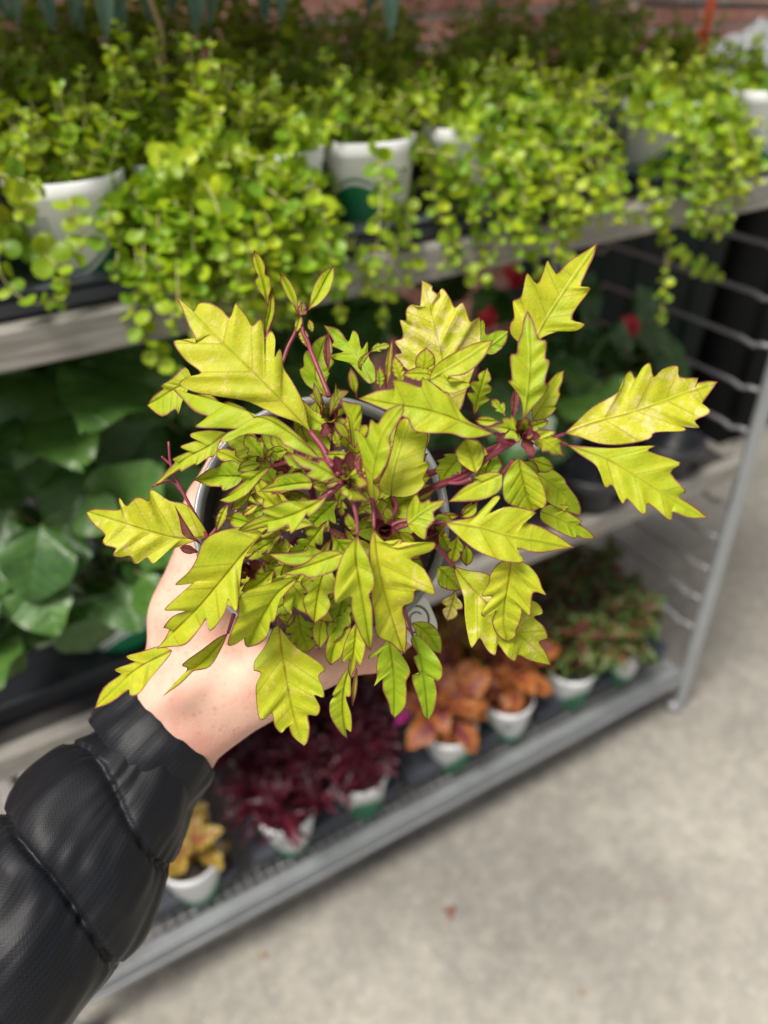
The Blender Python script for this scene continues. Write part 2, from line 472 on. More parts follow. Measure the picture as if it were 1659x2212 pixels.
M = dict(
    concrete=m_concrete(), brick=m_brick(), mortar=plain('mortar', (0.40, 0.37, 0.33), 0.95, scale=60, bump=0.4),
    galv=m_galv(), channel=m_galv('galvanised_channel', (0.235, 0.25, 0.26)), dark_steel=m_galv('dull_wire', (0.33, 0.33, 0.345), 0.4), rail=m_oldwood(),
    deck=plain('dark_deck', (0.035, 0.032, 0.03), 0.85), tray=plain('slate_plastic', (0.045, 0.052, 0.066), 0.5, var=0.2, scale=25),
    black_tray=plain('black_plastic', (0.016, 0.018, 0.022), 0.45, scale=25),
    bin=plain('dark_green_plastic', (0.004, 0.008, 0.007), 0.6, scale=6, spec=0.12), blackbin=plain('black_bin_plastic', (0.003, 0.0035, 0.0035), 0.65, scale=6, spec=0.12),
    pot=m_white_pot(), soil=m_soil(), bark=plain('red_bark', (0.20, 0.065, 0.04), 0.9, scale=300, var=0.6, bump=0.8),
    jenny=m_jenny(),
    jstem=m_stem('jenny_stem', (0.26, 0.24, 0.06), (0.36, 0.36, 0.12)), dstem=m_stem('dry_stem', (0.24, 0.17, 0.08), (0.33, 0.25, 0.13)),
    begonia=m_gleaf('begonia_leaf', (0.016, 0.066, 0.010), (0.080, 0.175, 0.028), 0.36, 0.18, ((0.10, 0.19, 0.05), 0.35)),
    begonia_pale=m_gleaf('begonia_pale_leaf', (0.20, 0.29, 0.15), (0.27, 0.36, 0.21), 0.35, 0.2, ((0.22, 0.30, 0.17), 0.4)),
    bstem=m_stem('begonia_stem', (0.10, 0.15, 0.04), (0.2, 0.2, 0.07)),
    petal=m_gleaf('red_petal', (0.50, 0.012, 0.022), (0.72, 0.03, 0.05), 0.45, 0.3),
    burg=m_gleaf('burgundy_leaf', (0.022, 0.003, 0.008), (0.095, 0.006, 0.018), 0.40, 0.16, ((0.17, 0.008, 0.028), 0.5), vs=35),
    magenta=m_gleaf('magenta_leaf', (0.35, 0.01, 0.16), (0.45, 0.015, 0.2), 0.4, 0.3),
    orange=m_center('orange_coleus_leaf', (0.15, 0.018, 0.040), (0.38, 0.125, 0.024), (0.40, 0.17, 0.03), 0.16, 0.78),
    gold=m_center('gold_coleus_leaf', (0.25, 0.075, 0.03), (0.36, 0.26, 0.04), (0.36, 0.16, 0.05), 0.15, 0.65),
    redgreen=m_center('red_green_coleus_leaf', (0.15, 0.012, 0.026), (0.050, 0.125, 0.014), (0.085, 0.19, 0.022), 0.43, 0.64),
    bluegreen=m_gleaf('blue_green_leaf', (0.10, 0.20, 0.145), (0.20, 0.32, 0.245), 0.5, 0.25),
    coleus=m_coleus(), pstem=m_stem('purple_stem', (0.11, 0.009, 0.034), (0.24, 0.042, 0.062)),
    skin=m_skin(), nylon=m_nylon(),
    orange_plastic=plain('orange_plastic', (0.80, 0.10, 0.03), 0.4, var=0.1), white_label=plain('white_label', (0.78, 0.77, 0.74), 0.5, var=0.06),
    print=plain('dark_print', (0.10, 0.085, 0.07), 0.6), dead=plain('dead_leaf', (0.20, 0.075, 0.045), 0.8, var=0.5, scale=90),
    dry=plain('dry_leaf_tan', (0.30, 0.21, 0.11), 0.8, var=0.4, scale=90),
)
def m_hero_pot():
    n = NT('grey_translucent_plastic')
    n.set(n.mix(n.noise(60, 3), (0.21, 0.225, 0.235), (0.29, 0.305, 0.315)), 0.22, spec=0.6)
    n.translucent((0.25, 0.27, 0.28), 0.25)
    return n.m
M['hero_pot'] = m_hero_pot()
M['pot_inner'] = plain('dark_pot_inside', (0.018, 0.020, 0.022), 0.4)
def m_film():
    n = NT('clear_film')
    n.set((0.36, 0.39, 0.40), 0.22, spec=0.6); n.bump(n.noise(45, 4, 0.6, None, 1.2), 0.9, 0.02)
    tr = n.node('BsdfTransparent'); mx = n.node('MixShader'); mx.inputs[0].default_value = 0.35
    n.t.links.new(n.b.outputs[0], mx.inputs[1]); n.t.links.new(tr.outputs[0], mx.inputs[2]); n.t.links.new(mx.outputs[0], n.out.inputs['Surface'])
    return n.m
M['film'] = m_film()

# ------------------------------------------------------------------ leaf builder (outline -> veined, folded sheet)
ROWS = (0.0, 0.16, 0.38, 0.62, 0.82, 0.94, 1.0)

def auto_sides(mid, hw, nt, depth=0.35, seed=0, peak=0.5, sharp=1.0, asym=0.0):
    """two toothed margins for a midrib polyline; hw half width in the same unit"""
    rn = random.Random(seed)
    mid = catmull(mid, 6)
    L = np.cumsum([0] + [np.linalg.norm(b - a) for a, b in zip(mid[:-1], mid[1:])]); tot = L[-1]
    def at(t):
        i = min(np.searchsorted(L, t * tot, side='right') - 1, len(mid) - 2); i = max(i, 0)
        f = (t * tot - L[i]) / max(L[i + 1] - L[i], 1e-9)
        d = mid[i + 1] - mid[i]; d = d / (np.linalg.norm(d) + 1e-9)
        return mid[i] + (mid[i + 1] - mid[i]) * f, d
    def width(t):
        a = peak
        x = t / (2 * a) if t < a else 0.5 + (t - a) / (2 * (1 - a))
        return hw * max(0.0, math.sin(math.pi * x)) ** 0.8
    sides = []
    for sg in (1, -1):
        out = []
        if nt == 0:
            for t in (0.08, 0.2, 0.35, 0.5, 0.65, 0.8, 0.92):
                p, d = at(t); nrm = np.array([-d[1], d[0]]) * sg
                out.append(p + nrm * width(t) * rn.uniform(0.95, 1.05) * (1 + asym * sg))
        else:
            t0 = 0.22
            p, d = at(0.10); out.append(p + np.array([-d[1], d[0]]) * sg * hw * 0.22)
            for k in range(nt):
                tn = t0 + (0.93 - t0) * k / nt; tt = t0 + (0.93 - t0) * (k + 0.78) / nt
                for t, wf in ((tn, 1 - depth * rn.uniform(0.7, 1.15)), ((tn * 0.55 + tt * 0.45), 1 - depth * 0.18), (tt, 1.03 * rn.uniform(0.92, 1.1))):
                    p, d = at(min(t, 0.97)); nrm = np.array([-d[1], d[0]]) * sg
                    out.append(p + nrm * width(min(t, 0.97)) * wf * (1 + asym * sg))
            p, d = at(0.95); out.append(p + np.array([-d[1], d[0]]) * sg * hw * 0.12)
        sides.append(out)
    return sides

def leaf_core(mid, A, B, to3d, scale=1.0, sub=3, rows=ROWS, shift=0.95):
    """mid, A, B: 2D polylines base -> tip.  to3d(p2, tt, s, wd, sgn, ph) -> 3D point; wd = distance from midrib (m).
    returns verts, faces, dist attribute (edge mm, rib mm, t)"""
    mid = catmull(mid, 5)
    L = np.cumsum([0] + [np.linalg.norm(b - a) for a, b in zip(mid[:-1], mid[1:])]); tot = L[-1]
    midA = np.array(mid)
    def at(t):
        x = min(max(t, 0), 1) * tot
        return np.array([np.interp(x, L, midA[:, 0]), np.interp(x, L, midA[:, 1])])
    vs, fs, ds = [], [], []
    for sg, side in ((1, A), (-1, B)):
        pts = catmull([mid[0]] + [np.array(p, float) for p in side] + [mid[-1]], sub)
        # nearest t on the midrib, kept monotonic and pulled toward the base along the side veins
        tl = []
        last = 0.0
        for i, p in enumerate(pts):
            d = np.linalg.norm(midA - p, axis=1)
            j = int(np.argmin(d)); t = L[j] / tot
            guide = i / (len(pts) - 1)
            t = 0.75 * t + 0.25 * guide
            t -= shift * d[j] / tot * math.sin(math.pi * min(1, guide * 1.02))
            t = max(last, min(t, 1)); last = t
            tl.append(t)
        tl[0] = 0; tl[-1] = 1
        # smooth the attachment
        tl = np.array(tl)
        for _ in range(3): tl[1:-1] = 0.25 * tl[:-2] + 0.5 * tl[1:-1] + 0.25 * tl[2:]
        base = len(vs); nr = len(rows)
        pa_ = np.array(pts)
        if len(pa_) > 12: pa_[1:-1] = .10 * pa_[:-2] + .80 * pa_[1:-1] + .10 * pa_[2:]
        pts = list(pa_)
        for i, p in enumerate(pts):
            c = at(tl[i]); wfull = np.linalg.norm(p - c) * scale
            for s in rows:
                q = c + (p - c) * s
                tt = tl[i] + (min(1, i / (len(pts) - 1)) - tl[i]) * 0.5 * s
                vs.append(to3d(q, tt, s, wfull * s, sg, i / (len(pts) - 1)))
                ds.append((wfull * (1 - s) * 1000, wfull * s * 1000, tl[i]))
        for i in range(len(pts) - 1):
            for k in range(nr - 1):
                a, b = base + i * nr + k, base + (i + 1) * nr + k
                fs.append((a, b, b + 1, a + 1) if sg < 0 else (a, a + 1, b + 1, b))
    return vs, fs, ds

def leaf_mesh(name, vs, fs, ds, mat, leafcol=None):
    me = bpy.data.meshes.new(name)
    me.from_pydata([tuple(map(float, v)) for v in vs], [], fs)
    me.materials.append(mat)
    me.polygons.foreach_set('use_smooth', [True] * len(me.polygons))
    a = me.attributes.new('dist', 'FLOAT_VECTOR', 'POINT'); a.data.foreach_set('vector', [c for d in ds for c in d])
    if leafcol is not None:
        a = me.attributes.new('leafcol', 'FLOAT_VECTOR', 'POINT'); a.data.foreach_set('vector', list(leafcol) * len(vs))
    me.update()
    return me

def std_leaf(name, mat, length, hw, nt, seed, curl=0.3, fold=0.2, ripple=0.04, peak=0.5, depth=0.35, asym=0.0, rows=(0, .35, .7, 1), sub=2, bendx=0.0):
    """a reusable leaf: base at the origin, +x along its length, +z its face"""
    rn = random.Random(seed)
    mid = [(length * t, bendx * length * t * t) for t in (0, .25, .5, .75, 1)]
    A, B = auto_sides(mid, hw, nt, depth, seed, peak, asym=asym)
    ph = rn.uniform(0, 6)
    def to3d(q, tt, s, wd, sg, g):
        x, y = q
        a = curl * (x / length)
        xx = length * (math.sin(a) / a if abs(a) > 1e-4 else 1) * (x / length); zz = -length * (1 - math.cos(a)) / (a if abs(a) > 1e-4 else 1) * (x / length)
        z = zz + fold * wd + ripple * hw * math.sin(g * 17 + ph + sg) * s * s
        return (xx, y, z)
    return leaf_mesh(name, *leaf_core(mid, A, B, to3d, sub=sub, rows=rows), mat)

def frame(pos, d, up, sc=1.0, roll=0.0):
    """matrix: x along d, z as near up as possible"""
    x = V(d).normalized(); z = V(up) - x * V(up).dot(x)
    if z.length < 1e-3: z = Vector((0.3, 0.2, 1)) - x * Vector((0.3, 0.2, 1)).dot(x)
    z.normalize(); y = z.cross(x)
    if roll:
        c, s_ = math.cos(roll), math.sin(roll); y, z = y * c + z * s_, z * c - y * s_
    mt = Matrix.Identity(4)
    for i in range(3):
        mt[i][0] = x[i] * sc; mt[i][1] = y[i] * sc; mt[i][2] = z[i] * sc; mt[i][3] = pos[i]
    return mt

# ------------------------------------------------------------------ ground, wall, bins
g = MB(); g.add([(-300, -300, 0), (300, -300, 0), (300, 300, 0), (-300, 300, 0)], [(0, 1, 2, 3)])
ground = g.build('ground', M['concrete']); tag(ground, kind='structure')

WALL_Y = 2.15
wall = empty('brick_wall', (1.0, WALL_Y, 0), 'red brick wall with pale mortar joints behind the plant rack', 'wall')
b = MB(); b.box((-6, WALL_Y - .011, 0), (9, WALL_Y + .30, 3.2)); b.build('mortar_backing', M['mortar'], wall)
bm1 = MB(); bm1.box((-.1015, -.02, -.0305), (.1015, .05, .0305), .004); brick_me = bm1.mesh('brick', M['brick'], False)
rb = random.Random(5)
far = MB()
for row in range(42):
    zc = .04 + row * .0755
    x = -5.9 + (.107 if row % 2 else 0)
    while x < 8.8:
        if 1.05 < zc < 1.55 and -0.2 < x < 4.3:
            mt = Matrix.Translation((x - 1.0, rb.uniform(-.004, .004), zc)) @ Matrix.Rotation(rb.uniform(-.012, .012), 4, 'Y')
            link('brick', brick_me, wall, mt)
        else:
            far.box((x - .1015, WALL_Y - .02 + rb.uniform(-.004, .004), zc - .0305), (x + .1015, WALL_Y + .05, zc + .0305))
        x += .214
tag(far.build('brickwork', M['brick'], wall), kind='stuff')

def bin_(name, x, y, wx, wy, h, mat, label):
    e = empty(name, (x, y, 0), label, 'bin', 'plastic bins by the wall')
    m_ = MB(); rings = []
    for (z, k) in ((.0, .84), (.06, .86), (h * .5, .93), (h * .92, 1.0), (h, 1.0)):
        rings.append((z, k))
    vs = []
    n = 28
    for z, k in rings:
        for q in range(n):
            a = 2 * math.pi * q / n
            ca, sa = math.cos(a), math.sin(a)
            ex = 0.28
            vs.append((x + wx * k * math.copysign(abs(ca) ** ex, ca), y + wy * k * math.copysign(abs(sa) ** ex, sa), z))
    m_.add(vs, [(i * n + q, i * n + (q + 1) % n, (i + 1) * n + (q + 1) % n, (i + 1) * n + q) for i in range(len(rings) - 1) for q in range(n)] + [tuple(range((len(rings) - 1) * n, len(rings) * n))])
    m_.build('body', mat, e)
    l = MB(); l.box((x - wx * 1.05, y - wy * 1.08, h + .002), (x + wx * 1.05, y + wy * 1.05, h + .04), .012); l.build('lid', mat, e)
    for sx in (-1, 1):
        r_ = MB(); r_.box((x + sx * wx * .45 - .02, y - wy * 1.005, .1), (x + sx * wx * .45 + .02, y - wy * .9, h * .9), .006); r_.build('rib', mat, e)
bin_('plastic_bin', 1.80, 1.74, .285, .23, 1.02, M['bin'], 'dark green plastic bin standing beside the wire rack end')
bin_('plastic_bin', 2.44, 1.76, .30, .25, .98, M['blackbin'], 'black plastic bin further right against the brick wall')

# ------------------------------------------------------------------ the rack
X0, X1, Y0, Y1 = -0.20, 1.184, 0.752, 1.30
SH = (0.145, 0.70, 1.198, 1.80)               # top faces of the four shelves
rack = empty('nursery_rack', ((X0 + X1) / 2, (Y0 + Y1) / 2, 0), 'grey steel plant rack with shelves and wire end panel', 'rack')
pw = .017
for (x, y) in ((X0, Y0), (X1, Y0), (X0, Y1), (X1, Y1)):
    p_ = MB()
    sx = 1 if x == X0 else -1; sy = 1 if y == Y0 else -1
    # angle-section post with a foot
    p_.box((min(x - sx * pw, x + sx * pw), y - sy * pw if sy > 0 else y + pw - .004, .03), (max(x - sx * pw, x + sx * pw), (y - sy * pw if sy > 0 else y + pw - .004) + .004, 1.95), .001)
    p_.box(((x - sx * pw) if sx > 0 else x + pw - .004, y - pw + .0045, .03), ((x - sx * pw) + .004 if sx > 0 else x + pw, y + pw - .0045, 1.95), .001)
    po = p_.build('post', M['galv'], rack)
    f_ = MB(); f_.lathe([(0, .029), (.016, .029), (.020, .02), (.020, .004), (.016, 0), (0, 0)], (x, y, 0), n=14); f_.build('foot', M['dark_steel'], po, True, off=parent_loc(po))
for i, z in enumerate(SH):
    xa, xb = X0 + pw + .002, X1 - pw - .002
    if i == 0:
        sh = MB()
        # galvanised tray-edge channel: outer face, lip and inner step
        sh.box((xa, Y0 - .012, z - .026), (xb, Y0 - .004, z + .004), .0015)
        sh.box((xa, Y0 - .004, z - .010), (xb, Y0 + .018, z - .002), .0015)
        sh.box((xa, Y0 - .018, z - .028), (xb, Y0 - .0125, z - .020), .001)
        s_o = sh.build('shelf', M['channel'], rack)
        off = parent_loc(s_o)
        wm = MB()
        for k in range(34):
            y = Y0 + .030 + k * .0155
            wm.box((xa + .004, y - .0014, z - .007), (xb - .004, y + .0014, z - .0042))
        for k in range(66):
            x = xa + .012 + k * .0202
            wm.box((x - .0014, Y0 + .02, z - .0038), (x + .0014, Y1 - .02, z - .001))
        tag(wm.build('wire_mesh', M['dark_steel'], s_o, off=off), kind='stuff')
        for (nm, y) in (('rear_rail', Y1),):
            r_ = MB(); r_.box((xa, y - .004, z - .045), (xb, y + .008, z + .004), .0015); r_.build(nm, M['channel'], s_o, off=off)
        for x in (xa, xb):
            r_ = MB(); r_.box((x - .004, Y0 + .02, z - .03), (x + .004, Y1 - .02, z - .008), .001); r_.build('side_rail', M['galv'], s_o, off=off)
    else:
        sh = MB(); sh.box((xa, Y0 + .012, z - .018), (xb, Y1 - .012, z), .002)
        s_o = sh.build('shelf', M['deck'], rack); off = parent_loc(s_o)
        r_ = MB(); r_.box((xa, Y0 - .014, z - .036), (xb, Y0 + .010, z + .003), .003); r_.build('front_rail', M['rail'], s_o, off=off)
        r_ = MB(); r_.box((xa, Y1 - .010, z - .036), (xb, Y1 + .014, z + .003), .003); r_.build('rear_rail', M['rail'], s_o, off=off)
        for x in (xa, xb):
            r_ = MB(); r_.box((x - .012, Y0 + .014, z - .038), (x + .012, Y1 - .014, z + .0025), .003); r_.build('side_rail', M['rail'], s_o, off=off)
for xs in (X0, X1):
    k = 0; z = .26
    while z < 1.9:
        if min(abs(z - q) for q in SH) > .03:
            o_ = MB()
            sx = -1 if xs == X1 else 1
            path = [(xs + sx * .004, Y0 + .004, z + .003), (xs + sx * .004, Y0 + .022, z + .001), (xs + sx * .004, Y0 + .034, z - .005), (xs + sx * .004, Y0 + .045, z - .004), (xs + sx * .004, Y0 + .06, z),
                    (xs + sx * .004, Y1 - .14, z), (xs + sx * .004, Y1 - .12, z - .02), (xs + sx * .004, Y1 - .10, z - .022), (xs + sx * .004, Y1 - .085, z - .004),
                    (xs + sx * .004, Y1 - .06, z - .004), (xs + sx * .004, Y1 - .005, z - .004)]
            o_.tube(path, .0042, 7); o_.build('wire', M['dark_steel'], rack, True)
        z += .0815

# ------------------------------------------------------------------ trays and pots
def tray(x0, x1, y0, y1, z, h, label, mat='tray', group='plastic plant trays', cells=()):
    e = empty('plant_tray', ((x0 + x1) / 2, (y0 + y1) / 2, z), label, 'tray', group)
    t = MB()
    t.box((x0 + .006, y0 + .006, z + .001), (x1 - .006, y1 - .006, z + h - .006), .006)
    t.build('body', M[mat], e)
    l = MB()
    l.box((x0, y0, z + h - .0055), (x1, y1, z + h), .0025)
    l.build('rim', M[mat], e)
    for (cx, cy) in cells:
        c_ = MB(); c_.lathe([(.050, h + .001), (.054, h + .006), (.058, h + .001)], (cx, cy, z), n=24); c_.build('cell_ring', M[mat], e, True)
    return e

def pot_mesh(rt=.054, rb=.040, h=.105):
    m_ = MB()
    m_.lathe([(0, 0), (rb * .8, 0), (rb, .003), (rb + (rt - rb) * .82, h * .84), (rt * .985, h * .86), (rt, h * .9), (rt * 1.005, h * .99), (rt * .985, h), (rt * .95, h * .99),
              (rt * .93, h * .86), (rt * .90, h * .8)], n=36)
    me = m_.mesh('pot', M['pot'], True)
    return me
POT = pot_mesh()
sm = MB(); sm.lathe([(0, .090), (.02, .0915), (.035, .0895), (.0495, .089)], n=24); SOIL = sm.mesh('soil', M['soil'])
sm = MB(); sm.lathe([(0, .090), (.02, .0915), (.035, .0895), (.0495, .089)], n=24); BARK = sm.mesh('soil', M['bark'])

def potted(name, loc, label, cat, group, rot=0.0, soil=None, tilt=0.0, h0=0.0):
    e = empty(name, loc, label, cat, group)
    p_ = link('pot', POT, e, Matrix.Translation((0, 0, .002)) @ Matrix.Rotation(rot, 4, 'Z'))
    link('soil', soil or SOIL, e)
    return e

# ------------------------------------------------------------------ creeping jenny
def jenny_leaf(seed, cup, size=.0175):
    """small round leaf, base at the origin, +x outwards"""
    n = 9; r = size / 2
    vs = [(r * .95, 0, -cup * r * .3)]
    for ring, k in ((.55, .5), (1.0, 1.0)):
        for q in range(n):
            a = 2 * math.pi * q / n
            x = r + r * ring * math.cos(a) * 1.04; y = r * ring * math.sin(a) * (.95 + .05 * math.cos(a))
            z = cup * r * (ring ** 2) * (.25 + .45 * (math.sin(a) ** 2)) - .25 * r * (x / r - .9) * cup + .04 * r * math.sin(3 * a + seed)
            vs.append((x, y, z))
    fs = [(0, 1 + q, 1 + (q + 1) % n) for q in range(n)] + [(1 + q, 1 + n + q, 1 + n + (q + 1) % n, 1 + (q + 1) % n) for q in range(n)]
    me = bpy.data.meshes.new('jenny_leaf'); me.from_pydata(vs, [], fs); me.materials.append(M['jenny'])
    me.polygons.foreach_set('use_smooth', [True] * len(me.polygons)); me.update()
    return me
JL = [jenny_leaf(i, c) for i, c in enumerate((.5, .9, .2, -.3))]
JLD = [(np.array([v.co[:] for v in me.vertices]), [tuple(p.vertices) for p in me.polygons]) for me in JL]

def stem_leaves(rn, path, out, size=1.0, node=.0150, start=.2, tipsmall=True):
    """opposite leaf pairs along a stem path"""
    path = [np.array(p) for p in path]
    L = np.cumsum([0] + [np.linalg.norm(b_ - a_) for a_, b_ in zip(path[:-1], path[1:])]); tot = L[-1]
    s = tot * start; k = 0; az = rn.uniform(0, 6)
    pa = np.array(path)
    while s <= tot:
        p = np.array([np.interp(s, L, pa[:, i]) for i in range(3)])
        q = np.array([np.interp(min(s + .004, tot), L, pa[:, i]) for i in range(3)])
        q0 = np.array([np.interp(max(s - .004, 0), L, pa[:, i]) for i in range(3)])
        t = q - q0; t /= np.linalg.norm(t) + 1e-9
        a = np.cross(t, [.3, .2, .93]); a /= np.linalg.norm(a) + 1e-9; b_ = np.cross(t, a)
        left = (tot - s) / max(tot, .01); sz = size * (1.0 if not tipsmall else min(1.0, .42 + (tot - s) / .05)) * rn.uniform(.68, 1.08)
        for sg in (1, -1):
            d = (a * math.cos(az) + b_ * math.sin(az)) * sg + t * (.55 if tot - s < .02 else .18)
            up = t * .9 + np.array([0, -.25, .85]) + np.array([rn.uniform(-.35, .35) for _ in range(3)])
            if abs(t[2]) < 2 and t[2] < -.4: up = np.array([0, -.9, .7]) - t * .2 + np.array([rn.uniform(-.5, .5) for _ in range(3)])
            out.append((p, d, up, sz, rn.randrange(4)))
        az += math.pi / 2 + rn.uniform(-.4, .4)
        s += node * rn.uniform(.8, 1.2) * (1.0 if tot - s > .02 else .55); k += 1

def rad_profile(p, k0, k1=.0008):
    return [k0 + (k1 - k0) * i / (len(p) - 1) for i in range(len(p))]

def jenny(x, y, zs, seed, label, n_up, n_sp, n_tr, rot, trails=(), cap=300, up_len=(.05, .10), size=1.0, group='creeping jenny pots on the top shelf', az_tr=(-90, 60), sp_back=False):
    rn = random.Random(seed)
    e = potted('creeping_jenny', (x, y, zs), label, 'plant', group, rot)
    c = np.array([x, y, zs]); top = zs + .093
    stems, leaves = MB(), []
    def grow(az, el, length, grav, step=.012):
        p = np.array([x + .035 * math.cos(az) * rn.uniform(.1, 1), y + .035 * math.sin(az) * rn.uniform(.1, 1), top]); d = np.array([math.cos(az) * math.cos(el), math.sin(az) * math.cos(el), math.sin(el)])
        pts = [p.copy()]
        for k in range(int(length / step)):
            d = d + np.array([rn.uniform(-.14, .14), rn.uniform(-.14, .14), -grav + rn.uniform(-.1, .1)]); d /= np.linalg.norm(d)
            p = p + d * step
            r_ = np.array([p[0] - x, p[1] - y]); rr = np.linalg.norm(r_)
            if p[2] < top + .008 and rr < .060: p[:2] = c[:2] + r_ / max(rr, 1e-4) * .061 if rr > .04 else p[:2]
            if p[2] < zs - .03 + .075 and Y0 - .03 < p[1]: p[2] = max(p[2], zs + .045)
            pts.append(p.copy())
        return pts
    paths = []
    for _ in range(n_up):
        az = rn.uniform(0, 2 * math.pi); paths.append((grow(az, R(rn.uniform(50, 88)), rn.uniform(*up_len), .03), 0.12))
    for _ in range(n_sp):
        az = rn.uniform(0, 2 * math.pi) if not sp_back else R(rn.uniform(-10, 190)); paths.append((grow(az, R(rn.uniform(20, 55)), rn.uniform(.08, .13), .12), 0.1))
    for _ in range(n_tr):
        az = R(az_tr[0] + rn.uniform(-1, 1) * az_tr[1]); paths.append((grow(az, R(rn.uniform(15, 40)), rn.uniform(.13, .20), .24), 0.1))
    for tr in trails: paths.append((catmull([np.array(q) for q in tr], 6), 0.04))
    for pts, st in paths:
        stems.tube(pts, rad_profile(pts, .0013), 5)
        stem_leaves(rn, pts, leaves, size, start=st)
    stems.build('stems', M['jstem'], e, True)
    leaves.sort(key=lambda l: np.linalg.norm(l[0] - CAM) - .25 * l[3])
    for (p, d, up, sz, k) in leaves[:cap]:
        link('leaf', JL[k], e, frame(p - c, d, up, sz))
    if len(leaves) > cap:
        f = MB()
        for (p, d, up, sz, k) in leaves[cap:]:
            mt = np.array(frame(p, d, up, sz)); vv, ff = JLD[k]
            f.add(vv @ mt[:3, :3].T + mt[:3, 3], ff)
        tag(f.build('foliage', M['jenny'], e, True), kind='stuff')
    return e

TZ = SH[2] + .006
def trail(*pts):                  # pixel x, y, distance into the rack -> points
    return [atY(px, py, Y) for (px, py, Y) in pts]
FRONT = Y0 + .056
tray(-.16, .285, Y0 + .0, Y1 - .03, SH[2] + .001, .030, 'dark plastic tray under the leftmost trailing lime plants')
tray(.292, .75, Y0 + .0, Y1 - .03, SH[2] + .001, .030, 'dark plastic tray in the middle of the top shelf')
tray(.83, 1.01, Y0 + .0, Y1 - .03, SH[2] + .001, .030, 'dark plastic tray at the right end of the top shelf')

jenny(-.005, FRONT, TZ, 11, 'lime creeping plant cut off by the left edge of the photo, top shelf', 24, 7, 0, 0.6, size=1.08,
      trails=[trail((20, 470, .80), (-5, 560, .745), (20, 620, .735), (70, 655, .73), (120, 650, .73)), trail((60, 520, .79), (110, 560, .74), (135, 600, .735), (120, 660, .73))])
jenny(.118, FRONT, TZ, 12, 'lime plant over the large white pot with green swoosh, top left', 26, 10, 3, -1.15, size=1.05, sp_back=True, az_tr=(-60, 15),
      trails=[trail((150, 395, .80), (150, 430, .752), (165, 480, .744), (185, 520, .742), (150, 560, .74), (130, 610, .735)), trail((40, 400, .79), (55, 440, .745), (50, 480, .742)), trail((240, 410, .79), (235, 470, .745), (215, 500, .742))])
jenny(.235, FRONT + .005, TZ, 13, 'yellowest tall lime plant cascading thickly over the shelf edge left of centre', 34, 30, 44, 0.3, size=1.0, az_tr=(-80, 48), up_len=(.08, .14),
      trails=[trail((270, 420, .80), (290, 520, .75), (300, 600, .735), (290, 680, .73), (330, 750, .73), (360, 800, .73), (400, 815, .725)),
              trail((350, 430, .80), (360, 540, .745), (330, 620, .735), (290, 640, .73)), trail((420, 420, .80), (440, 520, .745), (470, 600, .73), (520, 640, .725)),
              trail((470, 420, .80), (520, 520, .74), (560, 590, .73), (600, 640, .725)), trail((330, 440, .79), (400, 520, .74), (420, 600, .73)), trail((270, 450, .79), (255, 540, .74), (250, 610, .735))])
jenny(.325, FRONT, TZ, 14, 'lime plant with a half-hidden white pot, between the yellowest plant and the barcode pot', 24, 20, 18, 1.4, size=.98, az_tr=(-120, 40),
      trails=[trail((540, 400, .80), (580, 480, .75), (620, 550, .735), (660, 610, .73), (700, 640, .725)), trail((600, 420, .80), (660, 500, .74), (700, 560, .73)), trail((560, 440, .79), (560, 540, .74), (600, 600, .73))])
jenny(.437, FRONT, TZ, 15, 'green trailing plant whose white pot shows grey barcode lines, centre of the top shelf', 24, 9, 4, 0.0, size=.95, az_tr=(-60, 35),
      trails=[trail((730, 380, .80), (720, 460, .77), (760, 530, .735), (800, 580, .73), (790, 640, .73)), trail((870, 400, .80), (880, 480, .745), (890, 560, .735), (880, 620, .73)), trail((850, 350, .80), (845, 400, .75), (840, 460, .742), (835, 520, .738))])
jenny(.572, FRONT, TZ, 16, 'lime plant with long thin hanging strands, right of the barcode pot', 26, 28, 18, 2.2, size=.9, az_tr=(-80, 35),
      trails=[trail((930, 340, .80), (940, 430, .75), (975, 520, .735), (1000, 580, .73), (1060, 610, .73)), trail((1000, 360, .80), (1010, 450, .74), (1045, 540, .73), (1060, 600, .73)),
              trail((880, 420, .80), (860, 520, .74), (835, 620, .73), (825, 700, .73)), trail((960, 420, .79), (970, 500, .74), (955, 590, .73))])
jenny(.675, FRONT + .01, TZ, 17, 'lime plant just left of the dark gap on the top shelf', 24, 20, 12, -.6, size=.9, az_tr=(-110, 35),
      trails=[trail((1090, 320, .80), (1110, 400, .75), (1130, 470, .735), (1140, 520, .73)), trail((1170, 330, .80), (1200, 400, .75), (1220, 460, .735), (1250, 510, .73)), trail((1050, 340, .80), (1070, 430, .74), (1090, 490, .73))])
jenny(.885, FRONT, TZ, 18, 'lime plant right of the dark gap with a long browning strand hanging below the rail', 26, 20, 22, .9, size=.92, az_tr=(-80, 40),
      trails=[trail((1340, 320, .80), (1330, 400, .75), (1350, 460, .735), (1390, 480, .73)), trail((1420, 330, .80), (1440, 400, .74), (1430, 480, .735), (1450, 540, .73), (1500, 570, .73), (1555, 600, .73)),
              trail((1400, 340, .80), (1400, 420, .74), (1440, 500, .73)), trail((1470, 330, .80), (1500, 420, .74), (1500, 490, .73), (1555, 495, .73)), trail((1290, 380, .79), (1290, 420, .75))])
_pr = atY(1618, 374, .795)
jenny(_pr[0], .80, TZ, 19, 'sparse lime plant in a white pot at the far right end of the top shelf', 13, 8, 0, -.75,
      trails=[trail((1560, 200, .84), (1570, 260, .80), (1590, 320, .785), (1600, 350, .78)), trail((1580, 190, .84), (1540, 250, .79), (1530, 300, .775))])
